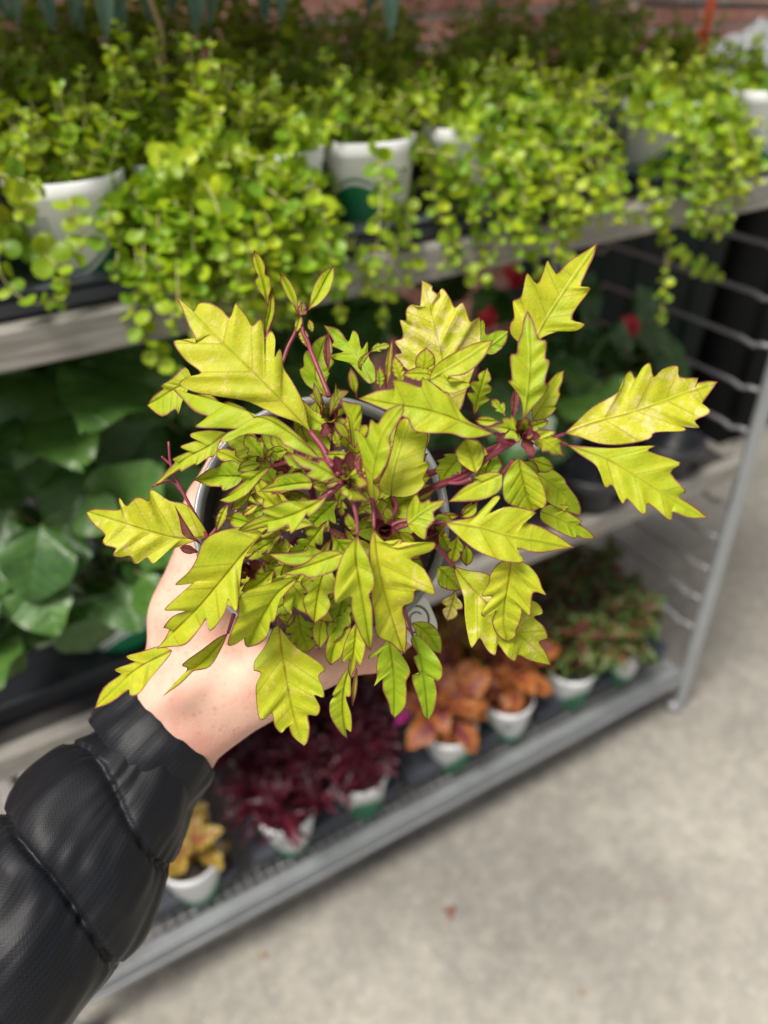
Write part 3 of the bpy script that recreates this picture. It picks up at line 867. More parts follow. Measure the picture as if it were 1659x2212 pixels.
# the browning strand
dry = bpy.data.objects['creeping_jenny.007'] if 'creeping_jenny.007' in bpy.data.objects else None
ds_ = MB(); pth = catmull(trail((1440, 540, .735), (1438, 590, .73), (1432, 640, .728), (1428, 700, .728)), 6)
ds_.tube(pth, .0016, 5); dso = ds_.build('dry_strand', M['dstem'], dry, True); tag(dso, 'browning hanging strand')
dl = []; stem_leaves(random.Random(4), pth, dl, .8, node=.013, start=.25)
for (p, d, up, sz, k) in dl: link('leaf', JL[k], dry, frame(p - parent_loc(dry), d, up, sz))
ri = 0
names2 = ['leftmost', 'second', 'third', 'fourth', 'fifth', 'sixth', 'seventh', 'eighth']
for row, (yy, xs_, cap_) in enumerate(((.965, (.055, .18, .29, .41, .535, .66, .89, 1.06), 300), (1.09, (.10, .27, .44, .61, .80, 1.0), 300), (1.21, (.16, .34, .53, .72, .92, 1.10), 300))):
    for i, xx in enumerate(xs_):
        ri += 1
        which = ('last' if i == len(xs_) - 1 else names2[i])
        jenny(xx, yy, TZ, 40 + ri, f'{which} lime plant from the left in the {("second", "third", "rearmost")[row]} row of the top shelf', 30, (20, 12, 9)[row], 0, rb.uniform(0, 6), cap=cap_, up_len=(((.07, .12), (.09, .15), (.09, .16)) if xx > .48 else ((.08, .13), (.13, .20), (.15, .24)))[row], size=1.0, group='shaded creeping jenny pots further back on the top shelf')

# ------------------------------------------------------------------ begonias on the middle shelf
BL = [std_leaf('begonia_leaf', M['begonia'], .10, .045, 0, s_, curl=c_, fold=.16, ripple=.10, peak=.42, asym=a_, bendx=.06) for s_, c_, a_ in ((1, .5, .22), (2, .8, .12), (3, .3, -.2))]
BLP = [std_leaf('begonia_leaf', M['begonia_pale'], .10, .043, 0, s_, curl=.6, fold=-.2, ripple=.10, peak=.36, asym=.15) for s_ in (4,)]
PET = std_leaf('petal', M['petal'], .022, .010, 0, 5, curl=.5, fold=.3, ripple=.1, peak=.55)

def begonia(x, y, zs, seed, label, n, h, spread, flowers=(), hero=(), lsize=1.0):
    rn = random.Random(seed)
    e = potted('begonia', (x, y, zs), label, 'plant', 'begonias on the middle shelf', rn.uniform(0, 6))
    c = np.array([x, y, zs]); st = MB(); lf = []
    for i in range(n):
        az = rn.uniform(0, 2 * math.pi) if i % 3 else R(-90 + rn.uniform(-80, 80)); k = (i + .5) / n
        hh = .10 + h * rn.uniform(.3, 1.0); rr = spread * rn.uniform(.25, 1.0)
        tip = c + np.array([rr * math.cos(az), rr * math.sin(az), hh])
        b0 = c + np.array([.025 * math.cos(az), .025 * math.sin(az), .09]); md = (b0 + tip) / 2 + np.array([0, 0, .03])
        st.tube(catmull([b0, md, tip], 4), [.0032, .003, .0028, .0026, .0024, .0022, .002, .0018, .0016], 6)
        d = np.array([math.cos(az) + rn.uniform(-.5, .5), math.sin(az) + rn.uniform(-.5, .5), rn.uniform(-.75, .15)])
        lf.append((tip, d, np.array([rn.uniform(-.5, .5), -.55 + rn.uniform(-.4, .3), 1.0]), lsize * rn.uniform(.65, 1.2), BL[rn.randrange(3)]))
    for (p, d, up, sz, pale) in hero:
        lf.append((np.array(p), np.array(d), np.array(up), sz, BLP[0] if pale else BL[rn.randrange(3)]))
        st.tube(catmull([c + np.array([0, 0, .09]), (c + np.array(p)) / 2 + np.array([0, 0, .08]), p], 4), .0025, 6)
    st.build('stems', M['bstem'], e, True)
    for (p, d, up, sz, me) in lf: link('leaf', me, e, frame(p - c, d, up, sz))
    for p in flowers:
        for k in range(5):
            a = 2 * math.pi * k / 5 + rn.uniform(-.3, .3)
            link('petal', PET, e, frame(np.array(p) - c, (math.cos(a), -.4 + .6 * math.sin(a), math.sin(a) * .8), (0, -.8, .6), rn.uniform(.7, 1.15)))
    return e

MZ = SH[1] + .006
tray(-.16, .36, Y0 + .03, Y1 - .04, SH[1] + .001, .04, 'black tray under the dark green broad-leaved plants, middle shelf left', 'black_tray', cells=())
tray(.62, 1.12, Y0 + .05, Y1 - .06, SH[1] + .001, .010, 'flat dark slate tray at the right of the middle shelf')
def mh(x, y, Y): return atY(x, y, Y)
begonia(.03, .86, MZ, 101, 'glossy green begonia with a large pale drooping leaf, left edge of the middle shelf', 26, .14, .14, lsize=.82,
        hero=[(mh(85, 1230, .76), (-.35, -.25, -.9), (-.1, -.8, .55), 1.15, True), (mh(150, 1290, .74), (.12, -.3, -.95), (.1, -.85, .4), .95, False), (mh(20, 1100, .80), (-.5, -.5, -.5), (0, -.5, .8), 1.1, False)])
pb = atZ(265, 1385, MZ + .07)
begonia(pb[0] + .01, max(pb[1] + .02, .84), MZ, 102, 'glossy dark begonia in the white pot just left of the wrist', 20, .19, .12, lsize=.8,
        hero=[(mh(215, 1130, .80), (.25, -.3, .35), (-.3, -.75, .5), 1.25, False), (mh(250, 1210, .82), (.45, -.4, -.35), (.3, -.6, .7), .9, True)])
begonia(.10, 1.02, MZ, 103, 'tall shaded begonia behind, under the top shelf at left', 40, .34, .19, lsize=1.15)
begonia(.28, 1.02, MZ, 104, 'shaded begonia behind, next to the held pot at left', 40, .34, .18, lsize=1.1)
begonia(.20, 1.18, MZ, 110, 'shaded begonia at the very back, left half of the middle shelf', 36, .36, .19, lsize=1.1)
begonia(.00, 1.18, MZ, 111, 'shaded begonia at the very back, left end of the middle shelf', 36, .36, .19, lsize=1.1)
begonia(.42, 1.12, MZ, 112, 'shaded begonia behind the held pot at the back of the middle shelf', 36, .34, .18, lsize=1.1)
begonia(-.10, 1.0, MZ, 109, 'shaded begonia at the far left corner of the middle shelf', 30, .34, .18)
begonia(.71, .90, MZ, 105, 'begonia in a white pot hidden behind the held plant', 14, .16, .12, flowers=[mh(1050, 690, .93)])
begonia(.84, .90, MZ, 106, 'red flowering begonia in the tray, middle of the right group', 16, .17, .13, flowers=[mh(1110, 596, 1.0)])
pf = mh(1345, 720, .92)
begonia(.975, .955, MZ, 107, 'begonia with the brightest red flower and a leaf reaching toward the rack post', 14, .15, .12,
        flowers=[pf, pf + np.array([.012, 0, .012]), mh(1395, 790, .95), mh(1400, 770, .95)],
        hero=[(mh(1380, 720, .93), (.85, -.1, -.42), (0, -.6, .8), 1.2, False), (mh(1290, 740, .92), (.75, -.2, -.5), (0, -.65, .75), 1.1, False), (mh(1230, 800, .88), (.4, -.4, -.5), (0, -.6, .7), .9, False)])
begonia(.84, 1.05, MZ, 108, 'begonia behind the red flowers at the back of the middle shelf', 16, .22, .14)
# empty dark cups at the front right of the tray
ca, cb = atZ(1295, 1068, MZ + .03), atZ(1462, 1000, MZ + .03)
for (cx, cy, lb) in ((ca[0], ca[1] + .02, 'empty round dark plastic cup in the tray, left one'), (cb[0], cb[1] + .02, 'empty round dark plastic cup in the tray by the post')):
    e = empty('plant_cup', (cx, cy, MZ), lb, 'cup', 'empty dark cups in the slate tray')
    c_ = MB(); c_.lathe([(0, .006), (.036, .006), (.042, .07), (.056, .072), (.058, .066), (.058, .052), (.050, .05), (.046, .044)], (cx, cy, MZ), n=28); c_.build('body', M['black_tray'], e, True)

# ------------------------------------------------------------------ bottom shelf
BZ = SH[0] + .004
def front(x, y, h=.075): return atZ(x, y, BZ + h)
def rosette(name, px, py, mats_meshes, seed, label, group, n, length, el=(0, 70), dome=.07, soil=None, branches=5, up=.10, pot_h=.07, pos=None, rot=None, dx=0.0):
    rn = random.Random(seed)
    p0 = pos if pos is not None else front(px, py, pot_h)
    x, y = p0[0] + dx, max(p0[1], Y0 + .062)
    e = potted(name, (x, y, BZ), label, 'plant', group, rn.uniform(0, 6) if rot is None else rot, soil)
    c = np.array([x, y, BZ]); st = MB(); heads = []
    for b_ in range(branches):
        az = 2 * math.pi * b_ / branches + rn.uniform(-.4, .4); rr = rn.uniform(.2, 1) * dome
        h_ = c + np.array([rr * math.cos(az), rr * math.sin(az), .10 + up * rn.uniform(.4, 1)])
        st.tube(catmull([c + np.array([.01 * math.cos(az), .01 * math.sin(az), .088]), (c + h_) / 2 + np.array([0, 0, .055]), h_], 4), .0024, 6); heads.append(h_)
    st.build('stems', M['pstem'], e, True)
    for i in range(n):
        h_ = heads[i % len(heads)]; az = rn.uniform(0, 2 * math.pi); k = rn.random()
        ee = R(el[0] + (el[1] - el[0]) * k)
        d = np.array([math.cos(az) * math.cos(ee), math.sin(az) * math.cos(ee), math.sin(ee)])
        p = h_ - np.array([0, 0, .035 * (1 - k) * rn.random() * 2])
        upv = np.array([rn.uniform(-.4, .4), -.2 + rn.uniform(-.4, .4), 1.0])
        me = mats_meshes[rn.randrange(len(mats_meshes))]
        link('leaf', me, e, frame(p - c, d, upv, length * rn.uniform(.6, 1.15) * (1 - .35 * k)))
    return e

BURG = [std_leaf('burgundy_leaf', M['burg'], 1.0, .10, 4, 20 + i, curl=.4 + .3 * i, fold=.5, ripple=.25, peak=.55, depth=.55) for i in range(3)] 
ORL = [std_leaf('orange_leaf', M['orange'], 1.0, .34, 5, 30 + i, curl=.5 + .25 * i, fold=.15, ripple=.10, peak=.42, depth=.30) for i in range(3)]
GOL = [std_leaf('gold_leaf', M['gold'], 1.0, .30, 5, 40 + i, curl=.5 + .25 * i, fold=.15, ripple=.10, peak=.42, depth=.30) for i in range(3)]
RGL = [std_leaf('red_green_leaf', M['redgreen'], 1.0, .15, 4, 50 + i, curl=.4 + .3 * i, fold=.3, ripple=.2, peak=.45, depth=.6) for i in range(3)]
for L_ in (BURG, ORL, GOL, RGL):
    for me in L_:                      # unit-length leaves: distances back to real millimetres
        a = me.attributes['dist']; k_ = {id(BURG): .07, id(ORL): .075, id(GOL): .07, id(RGL): .05}[id(L_)]
        buf = np.zeros(len(me.vertices) * 3, np.float32); a.data.foreach_get('vector', buf); buf = buf.reshape(-1, 3); buf[:, :2] *= k_; a.data.foreach_set('vector', buf.ravel())

def tray_at(px, x0, x1, label):
    pass
gB = 'burgundy coleus pots on the bottom shelf'; gO = 'orange coleus pots on the bottom shelf'; gG = 'red and green coleus pots on the bottom shelf'
y_front = Y0 + .03
a = front(640, 1805); b_ = front(815, 1745); c1 = front(975, 1655); c2 = front(1103, 1570); d1 = front(1250, 1510); d2 = front(1390, 1465); y0_ = front(415, 1940)
YB = max(a[1], Y0 + .085)
tray(y0_[0] - .16, y0_[0] + .085, y_front, YB + .30, SH[0] + .001, .045, 'slate tray holding the yellow plant nearest the sleeve, bottom shelf')
tray(a[0] - .075, b_[0] + .075, y_front, YB + .34, SH[0] + .001, .045, 'slate tray under the burgundy plants, bottom shelf')
tray(c1[0] - .075, c2[0] + .065, y_front, YB + .36, SH[0] + .001, .045, 'slate tray under the orange plants, bottom shelf')
tray(d1[0] - .075, X1 - .025, y_front, YB + .36, SH[0] + .001, .045, 'slate tray under the red and green plants at the rack corner')

rosette('gold_coleus', 415, 1940, GOL, 201, 'small yellow and bronze coleus in a white pot beside the black sleeve', 'gold coleus pots on the bottom shelf', 30, .062, (5, 80), .04, branches=5, up=.085, rot=2.2, dx=.018)
rosette('burgundy_coleus', 640, 1805, BURG, 202, 'dark burgundy narrow-leaved coleus in front, pot showing a green band', gB, 250, .074, (12, 80), .066, branches=12, up=.105, rot=-.9)
rosette('burgundy_coleus', 815, 1745, BURG, 203, 'burgundy coleus nearest the orange plants, small bit of white pot showing', gB, 240, .074, (12, 80), .066, branches=12, up=.105)
rosette('burgundy_coleus', 0, 0, BURG, 204, 'burgundy coleus behind at left, partly under the wrist', gB, 240, .09, (-20, 75), .09, branches=12, up=.12, pos=(a[0] + .005, YB + .12))
rosette('burgundy_coleus', 0, 0, BURG, 205, 'burgundy coleus behind, with one bright magenta leaf', gB, 240, .09, (-20, 75), .09, branches=12, up=.13, pos=(b_[0] + .015, YB + .12))
mg = bpy.data.objects['burgundy_coleus.003']
MG = [std_leaf('magenta_leaf', M['magenta'], .045, .008, 3, 61, curl=.4, fold=.3)]
pm = atZ(850, 1568, BZ + .20)
link('leaf', MG[0], mg, frame(pm - parent_loc(mg), (1, .2, .25), (0, -.4, .9), 1.0))
rosette('orange_coleus', 975, 1655, ORL, 206, 'orange coleus with purple heart in the white pot nearest the shelf edge', gO, 48, .088, (-20, 75), .06, soil=BARK, branches=7, up=.11, rot=1.1, dx=.036)
rosette('orange_coleus', 1103, 1570, ORL, 207, 'orange coleus whose white pot shows red bark and green print', gO, 44, .08, (-15, 75), .06, soil=BARK, branches=7, up=.11, rot=-1.0, dx=.024)
rosette('orange_coleus', 0, 0, ORL, 208, 'orange coleus behind, left one under the held plant', gO, 50, .09, (-10, 75), .075, soil=BARK, branches=8, up=.15, pos=(c1[0] + .02, YB + .12))
rosette('orange_coleus', 0, 0, GOL, 209, 'yellower orange coleus behind, next to the red and green plants', gO, 50, .09, (-10, 75), .075, soil=BARK, branches=8, up=.15, pos=(c2[0] + .01, YB + .12))
rosette('orange_coleus', 0, 0, ORL, 215, 'orange coleus furthest back on the bottom shelf', gO, 30, .078, (0, 75), .06, soil=BARK, branches=6, up=.14, pos=((c1[0] + c2[0]) / 2, YB + .25))
rosette('red_green_coleus', 1250, 1510, RGL, 210, 'bushy green coleus with red hearts, white pot with green print in front', gG, 290, .066, (-10, 75), .105, branches=18, up=.15, rot=.7, dx=.026)
rosette('red_green_coleus', 1390, 1465, RGL, 211, 'redder green coleus at the corner beside the rack post', gG, 270, .064, (-10, 75), .095, branches=15, up=.13, rot=-.8, dx=.012)
rosette('red_green_coleus', 0, 0, RGL, 212, 'taller dark green coleus behind, left one at the rack corner', gG, 290, .07, (-10, 75), .115, branches=17, up=.22, pos=(d1[0], YB + .13))
rosette('red_green_coleus', 0, 0, RGL, 213, 'dark green and red coleus behind, touching the end wires', gG, 280, .07, (-10, 75), .10, branches=16, up=.21, pos=(d2[0] - .025, YB + .13))
rosette('red_green_coleus', 0, 0, RGL, 214, 'dark green and red coleus furthest back at the rack corner', gG, 260, .06, (-10, 75), .10, branches=14, up=.19, pos=(d1[0] + .03, YB + .26))

# ------------------------------------------------------------------ strap-leaved plants on the shelf above: leaf tips hang into view
SL = [std_leaf('strap_leaf', M['bluegreen'], 1.0, .085, 0, 70 + i, curl=.25 + .2 * i, fold=.6, ripple=.05, peak=.4) for i in range(3)]
def strap(x, y, seed, label, tips):
    rn = random.Random(seed)
    e = potted('blue_green_plant', (x, y, SH[3] + .004), label, 'plant', 'blue-green plants on the shelf above')
    c = np.array([x, y, SH[3] + .004]); st = MB()
    for (tx, ty, Y, ln) in tips:
        t = atY(tx, ty, Y); b0 = t + np.array([rn.uniform(-.015, .015), rn.uniform(-.01, .02), ln])
        link('leaf', SL[rn.randrange(3)], e, frame(b0 - c, t - b0, (rn.uniform(-.3, .3), -1, .1), np.linalg.norm(t - b0)))
        st.tube(catmull([c + np.array([0, 0, .09]), np.array([(c[0] + b0[0]) / 2, min(c[1], b0[1]) - .03, c[2] + .17]), b0 + np.array([0, 0, .01]), b0], 5), .002, 6)
    for _ in range(9):
        az = rn.uniform(0, 6.28); link('leaf', SL[rn.randrange(3)], e, frame(np.array([0, 0, .09]), (math.cos(az), math.sin(az), 1.2), (0, 0, 1), .17))
    st.build('stems', M['bstem'], e, True)
FS = Y0 + .09
strap(.14, FS, 301, 'blue-green strappy plant on the shelf above, leaf tips hanging at upper left', [(60, 75, .88, .19), (125, 100, .86, .19), (175, 80, .90, .18), (215, 95, .86, .18), (283, 125, .83, .20), (335, 70, .9, .2), (250, 105, .85, .19), (20, 60, .9, .19)])
strap(.36, FS, 302, 'blue-green strappy plant on the shelf above, tips hanging left of centre', [(400, 70, .90, .19), (445, 95, .86, .19), (490, 80, .90, .18), (590, 85, .88, .2), (625, 65, .9, .18)])
strap(.60, FS, 303, 'blue-green strappy plant on the shelf above, one tip hanging at top centre', [(858, 95, .84, .21), (845, 70, .90, .2), (1110, 60, .90, .17)])

# twig with a withered tip at the top left
tw = MB(); tw.tube(catmull(trail((322, -10, .84), (335, 30, .845), (350, 75, .85), (352, 120, .86), (355, 180, .865)), 5), [.0028] * 21, 6)
two = tw.build('bare_twig', M['dstem'], None, True); tag(two, 'bare tan twig standing up among the lime plants, top left', 'twig')

# orange stake and clear bag at the right end of the top shelf
sp0 = atY(1521, 86, .93)
es = empty('plastic_stake', (sp0[0], sp0[1], TZ), 'bright orange-red plastic stake upright at the top right', 'stake')
s_ = MB(); s_.box((sp0[0] - .009, sp0[1] - .0015, TZ + .03), (sp0[0] + .009, sp0[1] + .0015, TZ + .40), .001); s_.build('blade', M['orange_plastic'], es)
s_ = MB(); s_.tube([(sp0[0] - .03, sp0[1] + .01, TZ + .13), (sp0[0] - .02, sp0[1], TZ + .165), (sp0[0] - .011, sp0[1], TZ + .17)], .004, 6); s_.build('clip', M['orange_plastic'], es, True)
bg_ = MB(); cbag = atY(1625, 105, 1.24)
rn = random.Random(8); n_, k_ = 34, 14
vs = []
for i in range(k_ + 1):
    th = math.pi * i / k_
    for q in range(n_):
        ph = 2 * math.pi * q / n_
        v = Vector((math.sin(th) * math.cos(ph), math.sin(th) * math.sin(ph), math.cos(th)))
        r_ = 1 + .34 * mnoise.noise(v * 2.1) + .16 * abs(mnoise.noise(v * 5.5)) + .10 * mnoise.noise(v * 11)
        vs.append((cbag[0] + .02 + .13 * v.x * r_, cbag[1] + .07 * v.y * r_, max(TZ, TZ + .068 + .075 * v.z * r_)))
bg_.add(vs, [(i * n_ + q, i * n_ + (q + 1) % n_, (i + 1) * n_ + (q + 1) % n_, (i + 1) * n_ + q) for i in range(k_) for q in range(n_)])
tag(bg_.build('plastic_bag', M['film'], None, True), 'crumpled clear plastic bag on the right end of the top shelf', 'bag')

# fallen bits on the concrete
FL = std_leaf('fallen_leaf', M['dead'], .040, .0075, 3, 81, curl=1.6, fold=.7, ripple=.3)
FD = std_leaf('fallen_leaf', M['dry'], .022, .008, 3, 82, curl=1.0, fold=.4, ripple=.3)
for (px, py, me, az, sc, lb) in ((975, 1990, FL, 1.2, 1.5, 'curled reddish dead leaf on the concrete below the orange plants'), (1440, 1948, FD, .4, .7, 'tiny tan leaf scrap on the pale concrete at the right'),
                                 (1662 * .76, 2150, FD, 2.0, .6, 'tiny tan leaf scrap low on the concrete, right of centre'), (566, 2072, FD, .9, .8, 'tiny orange-tan leaf scrap on the concrete near the shelf'),
                                 (1237, 1628, FD, 2.6, .9, 'tiny leaf scrap on the concrete just below the rack corner')):
    p = atZ(px, py, .004)
    o = link('fallen_leaf', me); o.matrix_world = frame(p, (math.cos(az), math.sin(az), .12), (0, 0, 1), sc); tag(o, lb, 'leaf', 'leaf scraps on the concrete')

# ------------------------------------------------------------------ the hand: a signed-distance body meshed as one surface
def cam2w(p):                      # camera-space metres (x right, y down, z forward) -> world
    return CAM + AX @ np.array(p)
def Q(x, y, d):                    # pixel + distance -> camera-space metres
    return np.array([(x - CX) * d / F_PX, (y - CY) * d / F_PX, d])

def surface_nets(f, lo, hi, h):
    n = np.ceil((hi - lo) / h).astype(int) + 1
    ax_ = [lo[i] + h * np.arange(n[i]) for i in range(3)]
    G = np.stack(np.meshgrid(*ax_, indexing='ij'), -1)
    D = f(G.reshape(-1, 3)).reshape(n)
    inside = D < 0
    c = np.zeros(np.array(n) - 1, int)
    for dx in (0, 1):
        for dy in (0, 1):
            for dz in (0, 1): c += inside[dx:n[0] - 1 + dx, dy:n[1] - 1 + dy, dz:n[2] - 1 + dz]
    act = (c > 0) & (c < 8)
    idx = -np.ones(act.shape, int); cells = np.argwhere(act); idx[act] = np.arange(len(cells))
    acc = np.zeros((len(cells), 3)); cnt = np.zeros(len(cells))
    corners = [(0, 0, 0), (1, 0, 0), (0, 1, 0), (1, 1, 0), (0, 0, 1), (1, 0, 1), (0, 1, 1), (1, 1, 1)]
    for a in range(8):
        for b in range(a + 1, 8):
            d = np.array(corners[b]) - np.array(corners[a])
            if np.abs(d).sum() != 1: continue
            pa = cells + corners[a]; pb = cells + corners[b]
            va = D[tuple(pa.T)]; vb = D[tuple(pb.T)]
            cr = (va < 0) != (vb < 0)
            t = np.where(cr, va / np.where(cr, va - vb, 1), 0)
            pt = pa + (pb - pa) * t[:, None]
            acc[cr] += pt[cr]; cnt[cr] += 1
    verts = lo + h * acc / cnt[:, None]
    faces = []
    for ax in range(3):
        o1, o2 = [(1, 2), (2, 0), (0, 1)][ax]
        sl = [slice(None)] * 3; sl[ax] = slice(0, -1); sh = [slice(None)] * 3; sh[ax] = slice(1, None)
        a_, b_ = inside[tuple(sl)], inside[tuple(sh)]
        for e in np.argwhere(a_ != b_):
            if e[o1] < 1 or e[o2] < 1 or e[o1] >= n[o1] - 1 or e[o2] >= n[o2] - 1: continue
            q = []
            for (s1, s2) in ((-1, -1), (0, -1), (0, 0), (-1, 0)):
                cc = e.copy(); cc[o1] += s1; cc[o2] += s2
                q.append(idx[tuple(cc)])
            if min(q) < 0: continue
            faces.append(tuple(q) if a_[tuple(e)] else tuple(q[::-1]))
    return verts, faces

def cone(p, a, b, ra, rb):
    ab = b - a; t = np.clip(((p - a) @ ab) / (ab @ ab), 0, 1)
    return np.linalg.norm(p - a - t[:, None] * ab, axis=1) - (ra + (rb - ra) * t)
def smin(a, b, k):
    h = np.clip(.5 + .5 * (b - a) / k, 0, 1)
    return b + (a - b) * h - k * h * (1 - h)

POT_C = Q(693, 1116, .350)                                 # centre of the held pot's rim, and the axis to its base
POT_B = Q(724, 1196, .447)
pax = (POT_C - POT_B) / np.linalg.norm(POT_C - POT_B)
PH = np.linalg.norm(POT_C - POT_B)

HAND = dict(
    forearm=[(Q(150, 1830, .392), Q(352, 1605, .392), .031, .0265), (Q(352, 1605, .392), Q(420, 1500, .390), .0265, .027)],
    palm=[(Q(424, 1500, .392), Q(428, 1330, .392), .0265, .0225), (Q(426, 1420, .400), Q(440, 1230, .405), .0235, .0175), (Q(430, 1330, .392), Q(453, 1120, .388), .0215, .0125),
          (Q(430, 1520, .384), Q(560, 1462, .380), .026, .021), (Q(470, 1420, .392), Q(540, 1400, .394), .022, .018), (Q(440, 1480, .410), Q(430, 1250, .425), .024, .016)],
    thumb=[(Q(560, 1462, .380), Q(690, 1428, .382), .0185, .0135), (Q(690, 1428, .382), Q(800, 1402, .386), .013, .0112), (Q(800, 1402, .386), Q(880, 1352, .392), .0112, .0088)],
    index=[(Q(448, 1120, .388), Q(452, 1085, .390), .0128, .0118), (Q(452, 1085, .390), Q(500, 985, .412), .0115, .0098), (Q(500, 985, .412), Q(590, 930, .436), .0095, .0085), (Q(590, 930, .436), Q(680, 930, .452), .0084, .0070)],
    middle=[(Q(436, 1160, .408), Q(472, 1070, .432), .0125, .0105), (Q(472, 1070, .432), Q(560, 1010, .462), .0100, .0090), (Q(560, 1010, .462), Q(660, 1000, .480), .0088, .0072)],
    ring=[(Q(440, 1210, .424), Q(500, 1150, .452), .0118, .0100), (Q(500, 1150, .452), Q(590, 1095, .484), .0095, .0085), (Q(590, 1095, .484), Q(680, 1090, .496), .0082, .0068)],
    little=[(Q(452, 1260, .436), Q(530, 1220, .466), .0105, .0088), (Q(530, 1220, .466), Q(610, 1180, .492), .0082, .0072), (Q(610, 1180, .492), Q(680, 1170, .500), .0070, .0058)],
)
def hand_sdf(p):
    d = None
    for (a, b, ra, rb) in HAND['forearm'] + HAND['palm']:
        c = cone(p, a, b, ra, rb); d = c - .0 if d is None else smin(d, c, .009)
    for fn in ('thumb', 'index', 'middle', 'ring', 'little'):
        f = None
        for (a, b, ra, rb) in HAND[fn]:
            c = cone(p, a, b, ra, rb); f = c if f is None else smin(f, c, .004)
        d = smin(d, f, .010 if fn == 'thumb' else .006)
    # tendon ridge and soft unevenness
    d = d + .0007 * np.sin(p[:, 0] * 160 + p[:, 1] * 90) * np.sin(p[:, 1] * 120 + p[:, 2] * 70)
    # the palm and fingers press against the pot, not into it
    q = p - POT_B; h = q @ pax; rad = np.linalg.norm(q - h[:, None] * pax, axis=1)
    rp = .043 + (.0575 - .043) * np.clip(h / PH, 0, 1) + .0015
    dp = np.maximum(rad - rp, np.maximum(-h - .004, h - PH))
    return np.maximum(d, -dp)

vv, ff = surface_nets(hand_sdf, np.array([-.20, -.06, .33]), np.array([.06, .20, .53]), .0023)
for _ in range(2):                                         # relax the net
    acc = np.zeros_like(vv); cn = np.zeros(len(vv))
    for f in ff:
        c = vv[list(f)].mean(0)
        for i in f: acc[i] += c; cn[i] += 1
    vv = np.where(cn[:, None] > 0, .5 * vv + .5 * acc / np.maximum(cn, 1)[:, None], vv)
person_loc = cam2w(Q(345, 1600, .39))
person = empty('person', person_loc, 'left hand and forearm in a black quilted jacket sleeve, holding up the chartreuse potted plant', 'person')
wv = CAM + vv @ AX.T - person_loc
me = bpy.data.meshes.new('hand'); me.from_pydata([tuple(v) for v in wv], [], ff); me.materials.append(M['skin'])
me.polygons.foreach_set('use_smooth', [True] * len(me.polygons)); me.update()
link('hand', me, person)

# ------------------------------------------------------------------ the quilted sleeve
def sleeve_mesh():
    st = [  # px, py, depth, half width px of the tube, in order from the cuff to the elbow
        (352, 1598, .390, 112), (335, 1618, .388, 128), (306, 1662, .383, 148), (258, 1724, .377, 180), (198, 1812, .370, 208), (128, 1908, .362, 222), (42, 2010, .352, 228), (-35, 2110, .345, 236), (-150, 2260, .335, 262), (-260, 2420, .325, 266)]
    pts = [np.append(Q(a, b, d), hw * d / F_PX) for (a, b, d, hw) in st]
    cl = catmull(pts, 14)
    C = np.array([p[:3] for p in cl]); Rr = np.array([p[3] for p in cl])
    s = np.concatenate([[0], np.cumsum(np.linalg.norm(np.diff(C, axis=0), axis=1))])
    # resample
    nu, nv = 190, 150
    su = np.linspace(0, s[-1], nu)
    Cu = np.stack([np.interp(su, s, C[:, i]) for i in range(3)], 1); Ru = np.interp(su, s, Rr)
    def s_at(px, py, d):
        q = Q(px, py, d); return s[np.argmin(np.linalg.norm(C - q, axis=1))]
    seams = [s_at(236, 1710, .378), s_at(118, 1868, .366), s_at(-10, 2062, .348), s_at(-170, 2290, .334)]
    T = np.gradient(Cu, axis=0)
    for _ in range(20): T[1:-1] = (T[:-2] + 2 * T[1:-1] + T[2:]) / 4
    T /= np.linalg.norm(T, axis=1)[:, None]
    vs, at = [], []
    ref = np.array([0, 0, -1.0])
    for i in range(nu):
        n1 = ref - T[i] * (ref @ T[i]); n1 /= np.linalg.norm(n1); n2 = np.cross(T[i], n1)
        for j in range(nv):
            an = 2 * math.pi * j / nv
            # seams run askew round the arm
            sk = .010 * math.sin(an) + .004 * math.sin(2 * an + 1)
            sv = su[i] + sk
            r = Ru[i]; e = 1e9; puff = 0
            allse = [-.004] + seams
            for a, b in zip(allse[:-1], allse[1:]):
                if a <= sv <= b:
                    x = (sv - a) / (b - a); puff = (math.sin(math.pi * x)) ** .5 * (.0046 if a > 0 else .0028)
            if sv > allse[-1]: puff = .006
            e = min(abs(sv - q) for q in seams)
            pos = Vector((su[i] * 30, math.cos(an) * 1.6, math.sin(an) * 1.6))
            wr = mnoise.noise(Vector((su[i] * 26, math.cos(an) * 3.2 + 3, math.sin(an) * 3.2)))
            gather = math.sin(an * 26 + 5 * mnoise.noise(Vector((an * 2, su[i] * 20, 0)))) * math.exp(-e / .009) * .0012 * (.4 + 1.2 * abs(mnoise.noise(Vector((an * 3, su[i] * 12, 5)))))
            fold_ = mnoise.noise(Vector((su[i] * 55 + 2.0 * math.cos(an), math.cos(an) * 1.3, math.sin(an) * 1.3 + 9))) * .0012
            broad = mnoise.noise(pos) * .0045 + mnoise.noise(Vector((su[i] * 45 + an * 3, math.cos(an) * 4, math.sin(an) * 4))) * .0014
            rr = r * .955 - .004 + puff + gather + fold_ * (1 - math.exp(-e / .006)) + broad
            if e < .0016: rr -= .0012
            # the lengthwise underarm seam
            da = (an - math.pi * 1.36 + math.pi) % (2 * math.pi) - math.pi
            rr -= .0022 * math.exp(-(da / .035) ** 2)
            if i < 3: rr *= .985
            vs.append(Cu[i] + rr * (n1 * math.cos(an) + n2 * math.sin(an)))
            at.append((su[i], an * .045, e))
    fs = [(i * nv + j, (i + 1) * nv + j, (i + 1) * nv + (j + 1) % nv, i * nv + (j + 1) % nv) for i in range(nu - 1) for j in range(nv)]
    return np.array(vs), fs, at, (Cu, Ru, T)
sv_, sf_, sa_, (Cu, Ru, Tt) = sleeve_mesh()
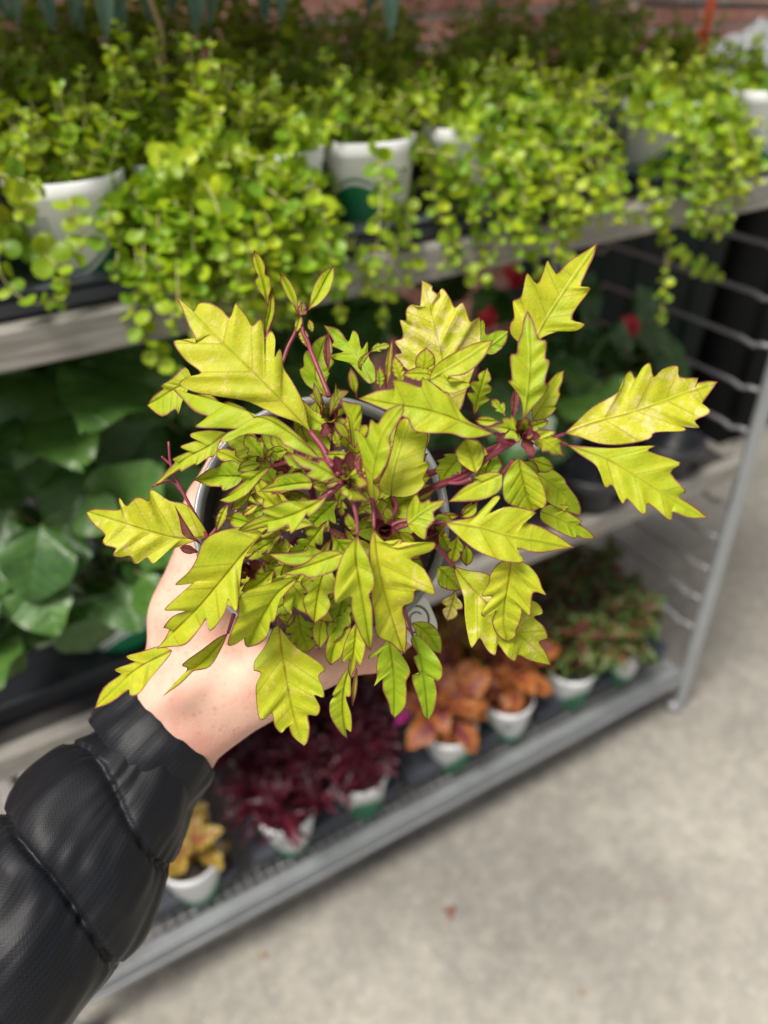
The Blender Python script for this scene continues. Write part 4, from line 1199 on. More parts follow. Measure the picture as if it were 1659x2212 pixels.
def cloth(name, v, f, a, parent):
    base = parent_loc(parent)
    me = bpy.data.meshes.new(name); me.from_pydata([tuple(q) for q in (CAM + v @ AX.T - base)], [], f); me.materials.append(M['nylon'])
    me.polygons.foreach_set('use_smooth', [True] * len(me.polygons))
    t = me.attributes.new('cloth', 'FLOAT_VECTOR', 'POINT'); t.data.foreach_set('vector', [c for d in a for c in d]); me.update()
    return link(name, me, parent)
sleeve = cloth('jacket_sleeve', sv_, sf_, sa_, person)

def cuff_mesh():
    """the loose cuff band that stands off the wrist, doubled back inside"""
    a0, a1 = Q(338, 1606, .389), Q(372, 1570, .391)
    T_ = (a1 - a0) / np.linalg.norm(a1 - a0); ref = np.array([0, 0, -1.0])
    n1 = ref - T_ * (ref @ T_); n1 /= np.linalg.norm(n1); n2 = np.cross(T_, n1)
    nv = 120; vs, at = [], []
    prof = [(-.013, .0335), (-.008, .0345), (-.002, .0338), (.004, .0335), (.009, .0328), (.0125, .0318), (.0145, .0305), (.0142, .0290), (.011, .0280), (.004, .0278), (-.006, .0278)]
    for k, (h, r) in enumerate(prof):
        for j in range(nv):
            an = 2 * math.pi * j / nv
            wv_ = .0018 * mnoise.noise(Vector((math.cos(an) * 2.2, math.sin(an) * 2.2, h * 40))) + .0016 * mnoise.noise(Vector((math.cos(an) * 5, math.sin(an) * 5, h * 90)))
            hh = h + .005 * math.sin(an + 2.6) + .0022 * math.sin(2 * an + .6)
            vs.append(a0 + T_ * hh + (r + wv_) * (n1 * math.cos(an) * 1.0 + n2 * math.sin(an) * 1.03)); at.append((hh, an * .035, 1))
    fs = [(i * nv + j, i * nv + (j + 1) % nv, (i + 1) * nv + (j + 1) % nv, (i + 1) * nv + j) for i in range(len(prof) - 1) for j in range(nv)]
    return np.array(vs), fs, at
cv, cf, ca = cuff_mesh()
cloth('cuff', cv, cf, ca, sleeve)

# ------------------------------------------------------------------ the held pot
pot_w = cam2w(POT_B)
plant = empty('chartreuse_coleus', pot_w, 'chartreuse coleus with purple-edged toothed leaves in a grey pot, held in the hand', 'plant')
zc = AX @ pax; xc = np.cross([0, 0, 1.0], zc); xc /= np.linalg.norm(xc); yc = np.cross(zc, xc)
axs = [xc, yc, zc]
hp = MB(); h = PH
hp.lathe([(0, 0), (.038, 0), (.043, .004), (.0545, h * .83), (.0552, h * .86), (.0580, h * .875), (.0585, h * .90), (.0575, h * .97), (.0588, h * .985), (.0584, h), (.0566, h * 1.001), (.0552, h * .985), (.0548, h * .94)], pot_w, axs, 72)
hpo = hp.build('pot', M['hero_pot'], plant, True)
ip = MB(); ip.lathe([(.0548, h * .94), (.0535, h * .86), (.052, h * .80)], pot_w, axs, 72); ip.build('pot_inside', M['pot_inner'], hpo, True, off=pot_w)
so = MB(); rs = random.Random(3)
for (r0, r1) in ((0, .05),):
    nr, nq = 22, 90; vs = []
    for i in range(nr + 1):
        for q in range(nq):
            rr = .0535 * i / nr; an = 2 * math.pi * q / nq
            hh = h * .835 + .0022 * mnoise.noise(Vector((rr * math.cos(an) * 160, rr * math.sin(an) * 160, 3))) + .0012 * mnoise.noise(Vector((rr * math.cos(an) * 600, rr * math.sin(an) * 600, 3)))
            vs.append(pot_w + axs[0] * rr * math.cos(an) + axs[1] * rr * math.sin(an) + axs[2] * hh)
    so.add(vs, [(i * nq + q, (i + 1) * nq + q, (i + 1) * nq + (q + 1) % nq, i * nq + (q + 1) % nq) for i in range(nr) for q in range(nq)])
so.build('soil', M['soil'], plant, True)
# white rounded label with a round dark mark, at the lower right of the rim
lc = P(898, 1338, .366); lt = MB()
fwd = -np.array(fwd_w); lx = np.array(right_w) * .92 - np.array(down_w) * .38; lx /= np.linalg.norm(lx); ly = np.cross(fwd, lx)
tl = fwd * .9 + lx * .35; tl /= np.linalg.norm(tl); lx2 = lx - tl * (lx @ tl); lx2 /= np.linalg.norm(lx2); ly2 = np.cross(tl, lx2)
def rrect(hw, hh, r, z, n=8):
    out = []
    for (sx, sy, a0) in ((1, 1, 0), (-1, 1, 90), (-1, -1, 180), (1, -1, 270)):
        for k in range(n + 1):
            a = R(a0 + 90 * k / n); out.append(lc + lx2 * (sx * (hw - r) + r * math.cos(a)) + ly2 * (sy * (hh - r) + r * math.sin(a)) + tl * z)
    return out
o1, o2 = rrect(.0092, .0125, .0085, 0), rrect(.0092, .0125, .0085, .0009); k = len(o1)
lt.add(o1 + o2, [tuple(range(k))[::-1], tuple(range(k, 2 * k))] + [(i, (i + 1) % k, k + (i + 1) % k, k + i) for i in range(k)])
lab = lt.build('label', M['white_label'], plant)
pm_ = MB()
pm_.lathe([(.0058, .0011), (.0068, .0012), (.0068, .0010)], lc, [lx2, ly2, tl], 30)
pm_.lathe([(.0030, .0011), (.0037, .0012), (.0037, .0010)], lc, [lx2, ly2, tl], 24, R(20), R(300))
for k in range(7):
    y_ = -.0135 + .0008 * (k % 2) if k < 4 else .0105; x_ = -.0045 + .0022 * (k % 4)
    q = lc + lx2 * x_ + ly2 * y_ + tl * .0011
    pm_.add([q, q + lx2 * .0014, q + lx2 * .0014 + ly2 * .0006, q + ly2 * .0006], [(0, 1, 2, 3)])
pm_.build('print', M['print'], lab, off=pot_w)

# ------------------------------------------------------------------ leaves of the held plant
CROP = dict(A=(600, 900, 1100), B=(600, 1900, 1300), C=(0, 1200, 1500), D=(1500, 1000, 1500), E=(1100, 1400, 800), F=(700, 1700, 800),
            G=(1400, 1000, 800), H=(1700, 1900, 800), I=(1100, 2200, 800), K=(0, 2500, 1500))
def pp(c, s):
    x0, y0, w_ = CROP[c]; k = w_ / 1659.0
    out = []
    for t in s.split():
        a, b_ = t.split(','); out.append(np.array([(x0 + float(a) * k) / 1.80832, (y0 + float(b_) * k) / 1.80832]))
    return out
LEAF_N = 0
def add_leaf(mid, A, B, zb, zt, tint=.5, blotch=0., purp=.15, fold=.10, bow=.06, curl=None, sub=3, rows=ROWS):
    """mid, A, B in photograph pixels; zb, zt real distances (m) of base and tip along the view axis"""
    global LEAF_N
    LEAF_N += 1
    rn = random.Random(LEAF_N * 7 + 1)
    if curl is None: curl = rn.uniform(-.06, .16)
    px = np.linalg.norm(np.array(mid[-1]) - np.array(mid[0])); zm = .5 * (zb + zt); Lm = px * zm / F_PX
    ph = rn.uniform(0, 6); rip = rn.uniform(.03, .07); fo = fold * rn.uniform(.9, 1.8) + .05; fA = fo * rn.uniform(.4, 1.6); fB = fo * rn.uniform(.4, 1.6)
    def to3d(q, tt, s, wd, sg, g):
        z = zb + (zt - zb) * tt - bow * Lm * math.sin(math.pi * tt) + curl * Lm * max(0, tt - .6) ** 2 * 4
        f_ = fA if sg > 0 else fB
        z -= f_ * wd - f_ * 22 * wd * wd
        z += rip * 1.6 * wd * math.sin(g * 15 + ph + sg * 1.3) * s + .0007 * math.sin(tt * 38 + ph) * min(1, wd / .004)
        return P(q[0], q[1], z) - pot_w
    vs, fs, ds = leaf_core(mid, A, B, to3d, scale=zm / F_PX, sub=sub, rows=rows)
    me = leaf_mesh('leaf', vs, fs, ds, M['coleus'], (tint, blotch, purp))
    return link('leaf', me, plant)
STEMS = MB()
def petiole(c, s, z0, z1, r0=.0011, r1=.0008):
    p = pp(c, s) if c else s
    k = len(p); r0 *= .8; r1 *= .8; STEMS.tube(catmull([P(q[0], q[1], z0 + (z1 - z0) * i / (k - 1)) for i, q in enumerate(p)], 5), [r0 + (r1 - r0) * i / ((k - 1) * 5) for i in range((k - 1) * 5 + 1)], 8)
def T(c, mid, A, B, zb, zt, tint=.5, blotch=0., purp=.15, pet=None, z0=None, **kw):
    m_ = pp(c, mid); add_leaf(m_, pp(c, A), pp(c, B), zb, zt, tint, blotch, purp, **kw)
    if pet: 
        q = pp(c, pet); petiole(None, q + [m_[0]], z0 if z0 else zb + .006, zb + .0006)
def N(c, mid, hw, nt, zb, zt, tint=.5, blotch=0., purp=.15, depth=.5, peak=.5, pet=None, z0=None, **kw):
    m_ = pp(c, mid); k = CROP[c][2] / 1659.0 / 1.80832
    A, B = auto_sides(m_, hw * k, nt, depth, int(m_[0][0] * 3 + m_[-1][1]), peak)
    add_leaf(m_, A, B, zb, zt, tint, blotch, purp, **kw)
    if pet: petiole(None, pp(c, pet) + [m_[0]], z0 if z0 else zb + .006, zb + .0006)

# upper left
T('A', '960,1230 870,1130 720,970 560,810 400,660 270,530 125,380',
  '915,1160 898,1050 858,960 806,870 765,806 757,725 740,696 710,748 718,640 692,590 664,632 655,735 644,560 625,520 580,562 545,500 500,445 480,432 450,515 400,462 330,425 266,428 258,470 282,522 215,455',
  '880,1150 790,1112 700,1080 560,1010 420,985 270,960 170,925 152,895 200,862 280,838 190,770 124,680 124,648 180,646 252,663 205,560 160,450', .288, .284, .80, .45, .1, pet='1020,1300', z0=.280, fold=.06)
T('A', '985,1345 850,1230 700,1130 520,1055 330,995 105,930',
  '930,1280 860,1210 765,1132 690,1090 610,1092 585,1100 540,1048 440,1008 400,1018 330,962 240,966 180,950',
  '930,1335 830,1292 760,1262 715,1215 540,1197 450,1240 385,1247 430,1195 500,1175 400,1167 250,1162 270,1135 332,1104 240,1068 165,990', .272, .281, .35, .05, .5, pet='1060,1390', z0=.268, fold=.14)
T('A', '430,1190 330,1270 200,1340 100,1420 0,1500', '380,1180 300,1178 218,1195 222,1222 255,1235 160,1268 175,1290 205,1300 108,1345 125,1365 80,1410 40,1460', '390,1250 362,1330 320,1340 250,1388 240,1378 165,1422 150,1412 90,1450 40,1490', .300, .307, .55, .05, .1)
T('C', '900,995 780,1000 650,970 520,930 372,885', '885,955 840,890 800,848 730,835 665,790 645,795 640,835 605,820 578,825 545,858 518,822 512,840 522,872 470,872 410,870', '860,1005 790,1030 730,1050 690,1085 657,1110 632,1080 595,1108 575,1105 560,1075 520,1082 485,1072 500,1042 455,1030 442,1008 455,985 395,930', .312, .309, .75, .45, .1, pet='960,930', z0=.312)
T('B', '545,235 440,345 330,480 220,610 120,710 15,810', '500,205 430,203 330,222 245,272 212,365 170,430 105,488 150,490 205,470 140,530 52,612 100,620 165,620 95,645 45,708 85,690 58,755',
  '500,285 445,370 432,480 425,560 412,628 388,598 372,560 352,640 280,727 266,660 225,718 160,790 90,800', .284, .297, .62, .15, .12, pet='640,170', z0=.276, fold=.08)
T('B', '625,690 640,820 665,960 690,1090 720,1200 750,1295', '592,710 560,790 505,865 498,915 512,922 535,935 510,990 512,1070 525,1158 555,1160 590,1130 600,1190 637,1232 668,1190 690,1245', '660,740 720,810 800,860 858,913 822,945 845,1000 850,1055 802,1040 832,1100 815,1145 770,1140 780,1200 770,1270', .316, .328, .6, .40, .05, pet='635,560 628,620', z0=.302, fold=.05)
T('B', '1100,215 1120,380 1150,520 1190,650 1225,760 1255,835', '1085,240 1072,340 1090,460 1085,560 1100,650 1112,745 1180,780 1225,822', '1135,262 1190,292 1238,260 1236,285 1212,312 1300,288 1405,278 1385,325 1282,362 1352,412 1410,540 1335,520 1303,522 1298,575 1242,600 1262,690 1262,780', .272, .290, .8, .40, .1, pet='1075,0 1095,110', z0=.276, fold=.06)
T('B', '1015,240 1010,350 1030,480 1055,620 1085,820', '990,270 935,350 902,480 900,560 913,590 980,550 985,620 1020,720 1062,800', '1045,300 1075,360 1095,430 1102,505 1076,540 1092,600 1095,720 1090,790', .266, .280, .45, .1, .2, pet='985,30 1000,100 1015,180', z0=.268, fold=.12)
T('F', '1200,480 1130,540 1000,610 850,670 650,720 455,800', '1140,515 1000,530 880,530 760,570 655,610 672,625 722,632 640,660 530,720 470,775', '1165,560 1080,640 1042,662 1030,640 985,710 902,805 885,730 805,770 705,795 735,745 620,765', .269, .284, .42, .05, .7, pet='1330,390 1270,430', z0=.270, fold=.10)
T('F', '1080,385 950,395 800,420 640,458', '1050,340 990,300 900,308 830,318 770,345 760,378 700,410', '1070,430 1040,442 950,442 840,458 740,465', .276, .286, .3, 0, .3)
T('F', '1275,340 1150,270 1020,210 885,140', '1232,270 1160,190 1120,215 1050,190 960,150', '1235,358 1150,378 1100,362 1012,322 1070,290 990,262 920,200', .268, .272, .3, 0, .8, fold=.2)
T('F', '760,250 660,300 540,400 430,480 325,528', '710,255 640,285 560,290 468,330 500,345 545,352 440,440 375,495', '725,290 640,375 560,470 480,522 400,550', .291, .302, .35, 0, .1, pet='880,215', z0=.285)
T('F', '520,330 400,335 300,335 188,350', '505,250 420,200 340,225 330,245 290,262 300,285 240,320', '485,395 400,440 352,452 330,410 240,388', .304, .313, .2, 0, .1)
T('B', '720,455 620,530 560,620 500,720 470,803', '650,460 560,490 430,540 420,640 395,700 366,792 420,782 445,745 455,790', '690,505 630,570 605,670 580,682 575,735 530,785', .283, .302, .5, .1, .25, fold=.12)
T('B', '690,485 740,550 800,610 905,680', '660,520 645,600 690,645 685,602 760,640 835,672', '740,470 792,500 785,525 752,532 830,570 878,622', .290, .302, .5, 0, .3)
T('B', '945,335 850,370 750,405 648,435', '905,318 820,330 765,375 700,405', '930,400 860,440 772,457 740,440 690,446', .273, .284, .4, 0, .5)
# right
T('D', '780,768 900,720 1050,680 1200,630 1330,580 1443,543', '805,740 900,650 985,605 1025,570 1045,510 1070,497 1087,530 1118,478 1152,462 1165,522 1205,485 1272,472 1275,522 1362,525 1330,550 1400,538', '850,785 930,812 1030,816 1148,792 1172,762 1292,758 1300,742 1262,735 1367,745 1342,712 1407,682 1400,655 1372,645 1410,590', .284, .287, .85, .62, .12, pet='700,800', z0=.279, fold=.05)
T('D', '790,815 950,870 1070,940 1200,1020 1300,1080 1402,1133', '850,820 980,830 1080,822 1175,820 1140,842 1285,892 1237,935 1308,1015 1272,1037 1340,1080', '850,862 922,912 955,1003 988,990 1030,1075 1052,1048 1112,1115 1132,1108 1142,1070 1225,1138 1245,1140 1247,1105 1310,1132', .281, .284, .6, .06, .15, pet='690,800 750,805', z0=.276, fold=.08)
T('D', '640,390 690,290 760,180 840,60 921,-56', '590,380 545,335 545,290 562,265 555,205 562,188 592,175 605,120 620,70 660,120 690,60 708,15 737,80 800,20 865,-20', '690,350 760,325 830,325 870,293 812,275 835,220 890,150 885,133 850,130 880,60 908,0', .291, .288, .7, .15, .12, fold=.06)
T('D', '600,720 620,600 630,450 625,350 620,235', '595,640 575,590 535,540 552,532 543,430 572,420 577,370 595,330 600,280', '640,660 690,600 715,560 695,540 718,455 697,440 706,370 680,362 662,340 645,280', .271, .267, .4, .05, .65, pet='600,790', z0=.272, fold=.14)
T('D', '640,710 700,620 740,550 778,495', '640,640 690,570 730,520 755,500', '700,705 745,660 742,645 762,600 757,580 772,540', .282, .286, .5, 0, .2)
N('D', '560,700 565,640 572,560', 18, 0, .285, .288, .2, 0, 1.0)
T('G', '740,1230 700,1000 670,800 620,600 570,400 513,195', '650,1060 560,980 405,930 283,800 350,782 288,690 352,668 355,600 333,515 385,522 383,440 430,385 490,420 505,300', '830,1250 880,1080 960,860 992,690 992,510 960,497 908,530 880,450 845,372 782,420 750,350 690,265 660,275 655,310 600,275 600,240 555,212', .297, .290, .85, .75, .1, fold=.04)
T('G', '575,1010 720,920 870,830 1000,740 1097,680', '585,950 640,870 760,790 900,722 1000,690', '640,1055 740,1115 860,1085 912,1042 850,1015 742,1022 735,978 860,962 970,880 1040,790', .279, .275, .5, .1, .12, fold=.12)
T('G', '1100,1440 900,1370 700,1290 500,1240 300,1210 -2,1155', '1000,1385 900,1340 830,1270 790,1200 722,1102 690,1102 600,1030 515,983 505,1057 400,1020 278,1000 290,1070 150,1090', '1050,1455 880,1480 750,1440 600,1437 450,1420 405,1330 350,1300 200,1240', .273, .274, .5, .02, .3, pet='1180,1450', z0=.272, fold=.12)
T('E', '760,1185 740,1000 760,800 820,600 985,368', '700,1120 680,950 650,820 588,575 640,600 690,635 720,488 775,530 830,440 900,390', '800,1110 790,1040 738,1000 790,960 850,850 890,750 880,640 930,550 992,430', .276, .261, .45, .08, .3, fold=.12, pet='790,1330', z0=.280)
T('E', '890,1115 900,950 940,780 1000,600 1035,480', '820,1085 780,1020 850,870 900,700 920,580 965,490', '1000,1122 1100,1090 1165,1010 1150,962 1198,870 1180,835 1152,830 1180,690 1187,605 1100,600 1080,540', .284, .291, .65, .30, .1, pet='940,1250 905,1180', z0=.292, fold=.05)
T('H', '80,290 350,330 600,400 850,440 1128,495', '180,268 330,238 470,85 530,92 440,215 560,165 700,172 822,215 720,280 850,320 1000,400', '105,330 250,460 350,530 480,585 600,617 725,615 660,508 820,542 960,525', .279, .286, .65, .12, .12, pet='-40,285', z0=.280, fold=.07)
T('H', '615,612 600,750 570,930 560,1100 590,1255', '520,612 440,720 430,790 370,890 462,890 420,950 370,1032 405,1057 490,1010 460,1080 480,1170 540,1240', '730,620 830,720 870,830 900,885 800,855 780,950 770,1062 712,992 695,1090 660,1170 648,1225', .287, .302, .72, .25, .2, fold=.08)
T('H', '150,645 250,770 390,920 560,1090 740,1260 938,1450', '160,720 230,900 240,1080 283,1292 315,1292 362,1230 420,1330 490,1372 507,1280 580,1380 645,1422 667,1365 770,1415', '270,680 430,710 520,790 700,900 830,940 875,1030 800,1057 880,1130 915,1230 842,1252 900,1340', .299, .314, .6, .50, .05, pet='0,470 70,550', z0=.290, fold=.05)
T('H', '850,200 1000,260 1150,340 1300,425', '920,145 1100,155 1062,190 1192,282 1172,300 1262,372', '860,285 1000,370 1130,425 1150,402 1220,430', .300, .309, .35, 0, .08)
T('D', '640,925 720,980 790,1040 850,1125', '700,905 775,955 790,985 835,1045 852,1090', '660,1000 700,1060 770,1100', .297, .305, .3, .05, .08)
T('D', '582,870 600,960 620,1040 645,1108', '548,900 520,950 512,1010 525,1062 570,1085 615,1100', '630,910 680,970 706,1055 690,1090 668,1092', .275, .286, .4, .05, .25, fold=.12)
T('D', '510,942 400,992 278,1062', '470,930 385,955 400,965 340,1000', '505,1010 440,1050 360,1062', .279, .288, .45, 0, .3, pet='560,880', z0=.276)
T('D', '210,1140 300,1150', '240,1112 280,1120', '240,1165 280,1165', .280, .283, .4)
# thin curled leaves at the top
N('A', '680,470 655,340 625,220 590,108', 46, 2, .316, .318, .35, .1, .3, fold=.5)
N('A', '660,640 668,560 690,470 700,340', 24, 0, .317, .316, .3, 0, .3, fold=.4)
N('A', '905,475 960,400 1010,300 1065,203', 52, 1, .313, .318, .35, .1, .15, fold=.4, depth=.2)
N('A', '850,500 830,420 790,330 738,245', 34, 1, .313, .317, .4, .1, .35, fold=.5)
N('A', '880,420 875,480 905,470', 26, 0, .312, .311, .6, 0, .9)
N('A', '840,600 850,560 870,500', 22, 0, .310, .312, .35, 0, .3); N('A', '935,600 925,560 915,525', 20, 0, .311, .312, .35, 0, .35)
petiole('A', '1035,980 975,830 930,720 910,660 880,600 870,500', .300, .313, .0013, .0009)
petiole('A', '760,780 790,690 830,610 845,560', .308, .313, .0010, .0008); petiole('A', '660,650 690,560 700,400', .316, .317, .0009, .0006)
N('A', '905,690 890,640 855,560', 28, 0, .311, .312, .3, 0, .2)
N('A', '1020,985 960,880 965,780 1030,600', 92, 3, .318, .325, .15, 0, .08, depth=.2)
N('A', '1030,820 1020,700 1030,610', 22, 0, .312, .314, .3, 0, 1.0)
T('A', '1290,900 1230,790 1150,680 1003,560', '1260,900 1195,830 1150,780 1050,755 1045,730 1120,715 1045,680 1060,655 1025,600', '1310,880 1302,800 1265,740 1262,650 1225,700 1205,610 1170,590 1150,660 1090,580', .316, .327, .2, .05, .05)
N('A', '1225,830 1215,790 1240,750 1275,715', 18, 0, .306, .300, .4, 0, .6); N('A', '1270,720 1320,690 1400,675', 26, 2, .300, .296, .1, 0, .1, depth=.3)
N('A', '1370,940 1380,840 1390,740 1405,640', 22, 0, .292, .286, .5, 0, .8); N('A', '1330,935 1335,870 1330,800', 28, 0, .296, .293, .2, 0, .3)
N('A', '1465,900 1440,820 1415,740', 38, 0, .285, .282, .6, 0, .5)
N('G', '500,1000 540,880 550,735', 85, 1, .283, .276, .6, .05, .5, depth=.15)
N('G', '640,1010 560,960 360,960', 60, 0, .282, .279, .5, .05, .4)
# centre
T('E', '595,730 580,560 560,450 478,335', '560,700 555,600 530,480 490,400', '615,700 640,560 655,430 640,370 570,360', .282, .276, .4, 0, .45, fold=.35)
N('E', '610,330 585,210 560,72', 44, 1, .283, .276, .4, 0, .75, fold=.35)
T('E', '390,480 420,380 470,300 535,258', '385,430 385,340 430,260 440,195 455,245', '430,420 470,370 490,330 540,275', .288, .283, .4, 0, .85, fold=.3)
N('E', '545,680 500,590 425,510', 42, 1, .283, .279, .35, 0, .35); N('E', '470,730 445,660 430,580', 36, 0, .287, .284, .35, 0, .3)
N('E', '565,785 450,785 330,785', 42, 0, .272, .276, .35, 0, .45)
N('E', '320,440 300,350 260,190', 30, 1, .298, .294, .2, 0, .8); N('E', '340,400 310,330 220,290', 36, 1, .300, .297, .3, 0, .3)
N('E', '430,600 330,540 210,460 150,320', 75, 0, .292, .297, .35, 0, .15)
T('E', '1450,800 1360,900 1272,1062', '1420,770 1310,775 1320,800 1250,830 1275,850 1235,910 1270,950', '1462,840 1450,950 1390,950 1340,1030', .288, .296, .35, 0, .25)
N('E', '1578,940 1540,800 1480,640', 120, 1, .281, .284, .5, 0, .25, peak=.6, depth=.1)
T('E', '1020,1350 1130,1255 1230,1195 1338,1148', '1010,1250 1050,1150 1093,1098 1132,1168 1190,1138 1212,1160 1290,1145', '1085,1420 1165,1472 1182,1380 1245,1310 1230,1250 1300,1195', .276, .273, .4, .02, .4, pet='830,1400 930,1380', z0=.282)
T('E', '530,1020 600,1080 720,1172', '540,970 580,1000 620,1020 640,1080 690,1120', '470,1060 480,1100 530,1130 560,1160 650,1160', .265, .268, .4, 0, .7, fold=.2)
N('E', '490,1135 490,1200 480,1285', 38, 2, .268, .275, .4, 0, .6); N('E', '600,930 640,920 665,925', 22, 1, .266, .266, .3, 0, .8)
N('E', '480,1000 420,1010 345,1035', 34, 1, .267, .269, .3, 0, .85); N('E', '520,890 500,885 490,920', 18, 0, .264, .263, .3, 0, 1.0)
N('E', '600,1400 550,1320 535,1250', 45, 0, .283, .281, .4, 0, .3); N('E', '890,1320 860,1260 850,1200', 45, 1, .280, .276, .35, 0, .5)
N('E', '540,1460 460,1430 380,1380', 32, 0, .280, .274, .2, 0, .95)
N('E', '930,1400 1010,1450 1085,1500', 48, 1, .284, .287, .4, 0, .35); N('E', '1235,1285 1340,1280 1440,1275', 38, 1, .281, .285, .3, 0, .3); N('E', '1590,1150 1540,1230 1450,1290', 50, 1, .286, .292, .4, 0, .3)
N('F', '1290,520 1150,650 1015,805', 130, 3, .290, .300, .2, 0, .15)
N('F', '830,800 700,900 520,1005', 72, 1, .296, .305, .35, 0, .15); N('F', '760,560 640,620 560,640 400,700', 85, 2, .302, .308, .05, 0, .05)
T('F', '1200,965 1050,985 900,985 718,962', '1150,935 1040,880 1020,870 1035,930 900,950', '1180,1010 1050,1030 1000,1055 860,1050', .284, .292, .3, 0, .3)
N('F', '860,940 870,880 855,830', 28, 0, .287, .284, .6, 0, .1)
N('F', '640,560 580,600 510,655', 32, 0, .293, .296, .9, .7, .5)
T('F', '180,900 110,800 40,690 -40,560', '165,860 90,790 30,680 -20,600', '150,870 60,830 20,790 0,680', .302, .297, .2, 0, 1.0)
N('F', '160,950 90,930 0,910', 40, 1, .304, .300, .2, 0, 1.0)
N('F', '400,560 360,620 300,780', 38, 0, .298, .303, .6, .1, .6); N('F', '600,420 520,520 410,610', 45, 1, .298, .304, .3, 0, .5)
N('F', '690,200 640,130 570,50 530,-10', 80, 2, .298, .304, .35, .1, .15); N('F', '880,120 780,150 690,215', 60, 0, .296, .302, .35, .1, .1); N('F', '680,230 560,250 470,290', 55, 1, .299, .304, .3, 0, .2)
N('F', '1010,270 930,220 840,155', 48, 0, .276, .279, .25, 0, .35); N('F', '1080,410 1170,420 1250,420', 40, 0, .275, .273, .35, 0, .3)
N('F', '690,1030 760,1110 860,1160', 75, 1, .301, .304, .4, 0, .3); N('F', '620,1090 600,1180 590,1250', 40, 1, .302, .305, .4, 0, .5)
# outer left and bottom
T('K', '745,45 600,120 520,190 408,297', '690,25 610,50 545,68 560,85 578,95 495,125 510,140 520,150 445,205', '725,80 655,160 602,232 560,242 558,215 480,272', .322, .330, .65, .1, .1)
T('K', '985,-30 930,40 860,110 800,140 700,246', '940,-10 880,35 785,105 810,122 790,150 745,200', '960,30 910,115 850,132 830,140 780,190', .310, .320, .4, .05, .35, pet='1010,-110', z0=.306, fold=.4)
T('C', '835,320 760,350 690,395 635,425', '800,255 740,310 690,340 705,352 660,385', '790,400 770,465 755,440 700,475', .318, .324, .45, 0, .3)
petiole('C', '900,1000 850,910 790,800 740,690 728,580', .312, .306, .0011, .0006); petiole('C', '760,700 715,660 698,645', .308, .306, .0008, .0006); petiole('C', '790,800 740,750 655,775', .310, .310, .001, .0006)
T('I', '610,470 600,600 580,760 555,937', '545,560 500,680 488,812 552,775 535,850', '655,560 687,660 640,842 612,790 600,860', .296, .306, .5, .15, .15, fold=.12)
T('I', '560,420 480,560 420,700 398,828', '450,430 390,560 350,720 365,790', '560,560 510,680 480,770', .306, .316, .4, .2, .1)
T('I', '560,830 510,1000 500,1200 532,1422', '500,890 410,1060 422,1078 388,1130 392,1240 470,1370', '562,960 562,1078 520,1092 565,1220 567,1370 520,1340', .312, .322, .35, 0, .2, fold=.2)
N('I', '610,840 595,980 572,1165', 22, 0, .310, .318, .5, 0, .8)
T('I', '870,600 900,800 920,1000 915,1257', '785,700 705,750 715,780 780,725 765,830 770,930 745,1002 812,940 817,1030 860,1120 880,1210', '960,720 1030,830 1042,900 1010,960 1017,1060 1000,1170', .304, .316, .15, 0, .1)
T('I', '1060,580 1120,750 1160,950 1180,1120 1190,1277', '1045,640 1103,742 1060,760 1117,900 1048,905 1080,1030 1115,1130 1150,1240', '1120,590 1220,700 1302,830 1302,920 1265,962 1235,930 1262,1050 1240,1190', .306, .318, .12, 0, .12, pet='985,350 1020,450', z0=.294)
N('I', '1060,480 1180,570 1292,735', 85, 0, .312, .320, .2, 0, .1)
N('I', '300,150 380,300 310,610', 70, 1, .316, .323, .3, 0, .1); N('I', '560,330 540,390 515,460', 34, 0, .303, .309, .4, .1, .6)
N('B', '720,630 735,720 775,832', 88, 3, .328, .335, .25, 0, .05)
N('I', '1410,215 1385,330 1340,475', 88, 2, .316, .322, .9, .9, .05)
N('H', '185,385 165,500 135,630', 72, 2, .290, .298, .35, 0, .2); N('H', '20,650 100,730 205,842', 95, 0, .302, .312, .15, 0, .1); N('H', '300,110 270,190 205,245', 48, 1, .288, .292, .3, 0, .3)
N('H', '40,350 70,430 110,540', 50, 0, .300, .308, .15, 0, .15); N('H', '250,470 260,560 250,650', 55, 1, .303, .310, .3, 0, .1)
# right centre
N('G', '935,1290 985,1100 1047,903', 92, 3, .296, .290, .25, 0, .15); T('G', '985,770 1080,720 1215,612', '960,680 995,520 1025,540 1030,635 1120,600 1195,600', '1030,790 1090,800 1160,750 1200,690', .304, .300, .0, 0, .05)
T('G', '1310,1440 1200,1400 1018,1390', '1290,1360 1245,1285 1225,1310 1160,1310 1165,1350 1090,1370', '1310,1500 1280,1515 1255,1485 1165,1480 1175,1450 1090,1410', .268, .272, .3, 0, .75, fold=.2)
T('G', '1400,1450 1520,1510 1665,1625', '1420,1420 1500,1405 1590,1420 1595,1450 1560,1450 1655,1490 1640,1520', '1425,1490 1430,1540 1480,1560 1490,1590 1540,1585 1560,1610', .268, .272, .4, 0, .6, fold=.15)
N('G', '1190,1300 1150,1230 1070,1160', 48, 2, .284, .288, .1, 0, .2); N('G', '1150,1340 1050,1340 940,1330', 46, 1, .277, .281, .3, 0, .35); N('G', '1340,1400 1450,1370 1545,1335', 50, 2, .276, .279, .3, 0, .3)
N('G', '1350,1480 1380,1430 1420,1370', 20, 1, .266, .262, .2, 0, 1.0); N('G', '1360,1480 1400,1450 1400,1430', 18, 0, .265, .263, .5, 0, .4)
N('D', '620,870 680,900 738,915', 38, 1, .284, .288, .2, 0, .25); N('D', '590,880 640,920 675,935', 34, 1, .279, .282, .35, 0, .5); N('D', '440,950 480,900 470,850', 32, 0, .288, .286, .2, 0, .4)
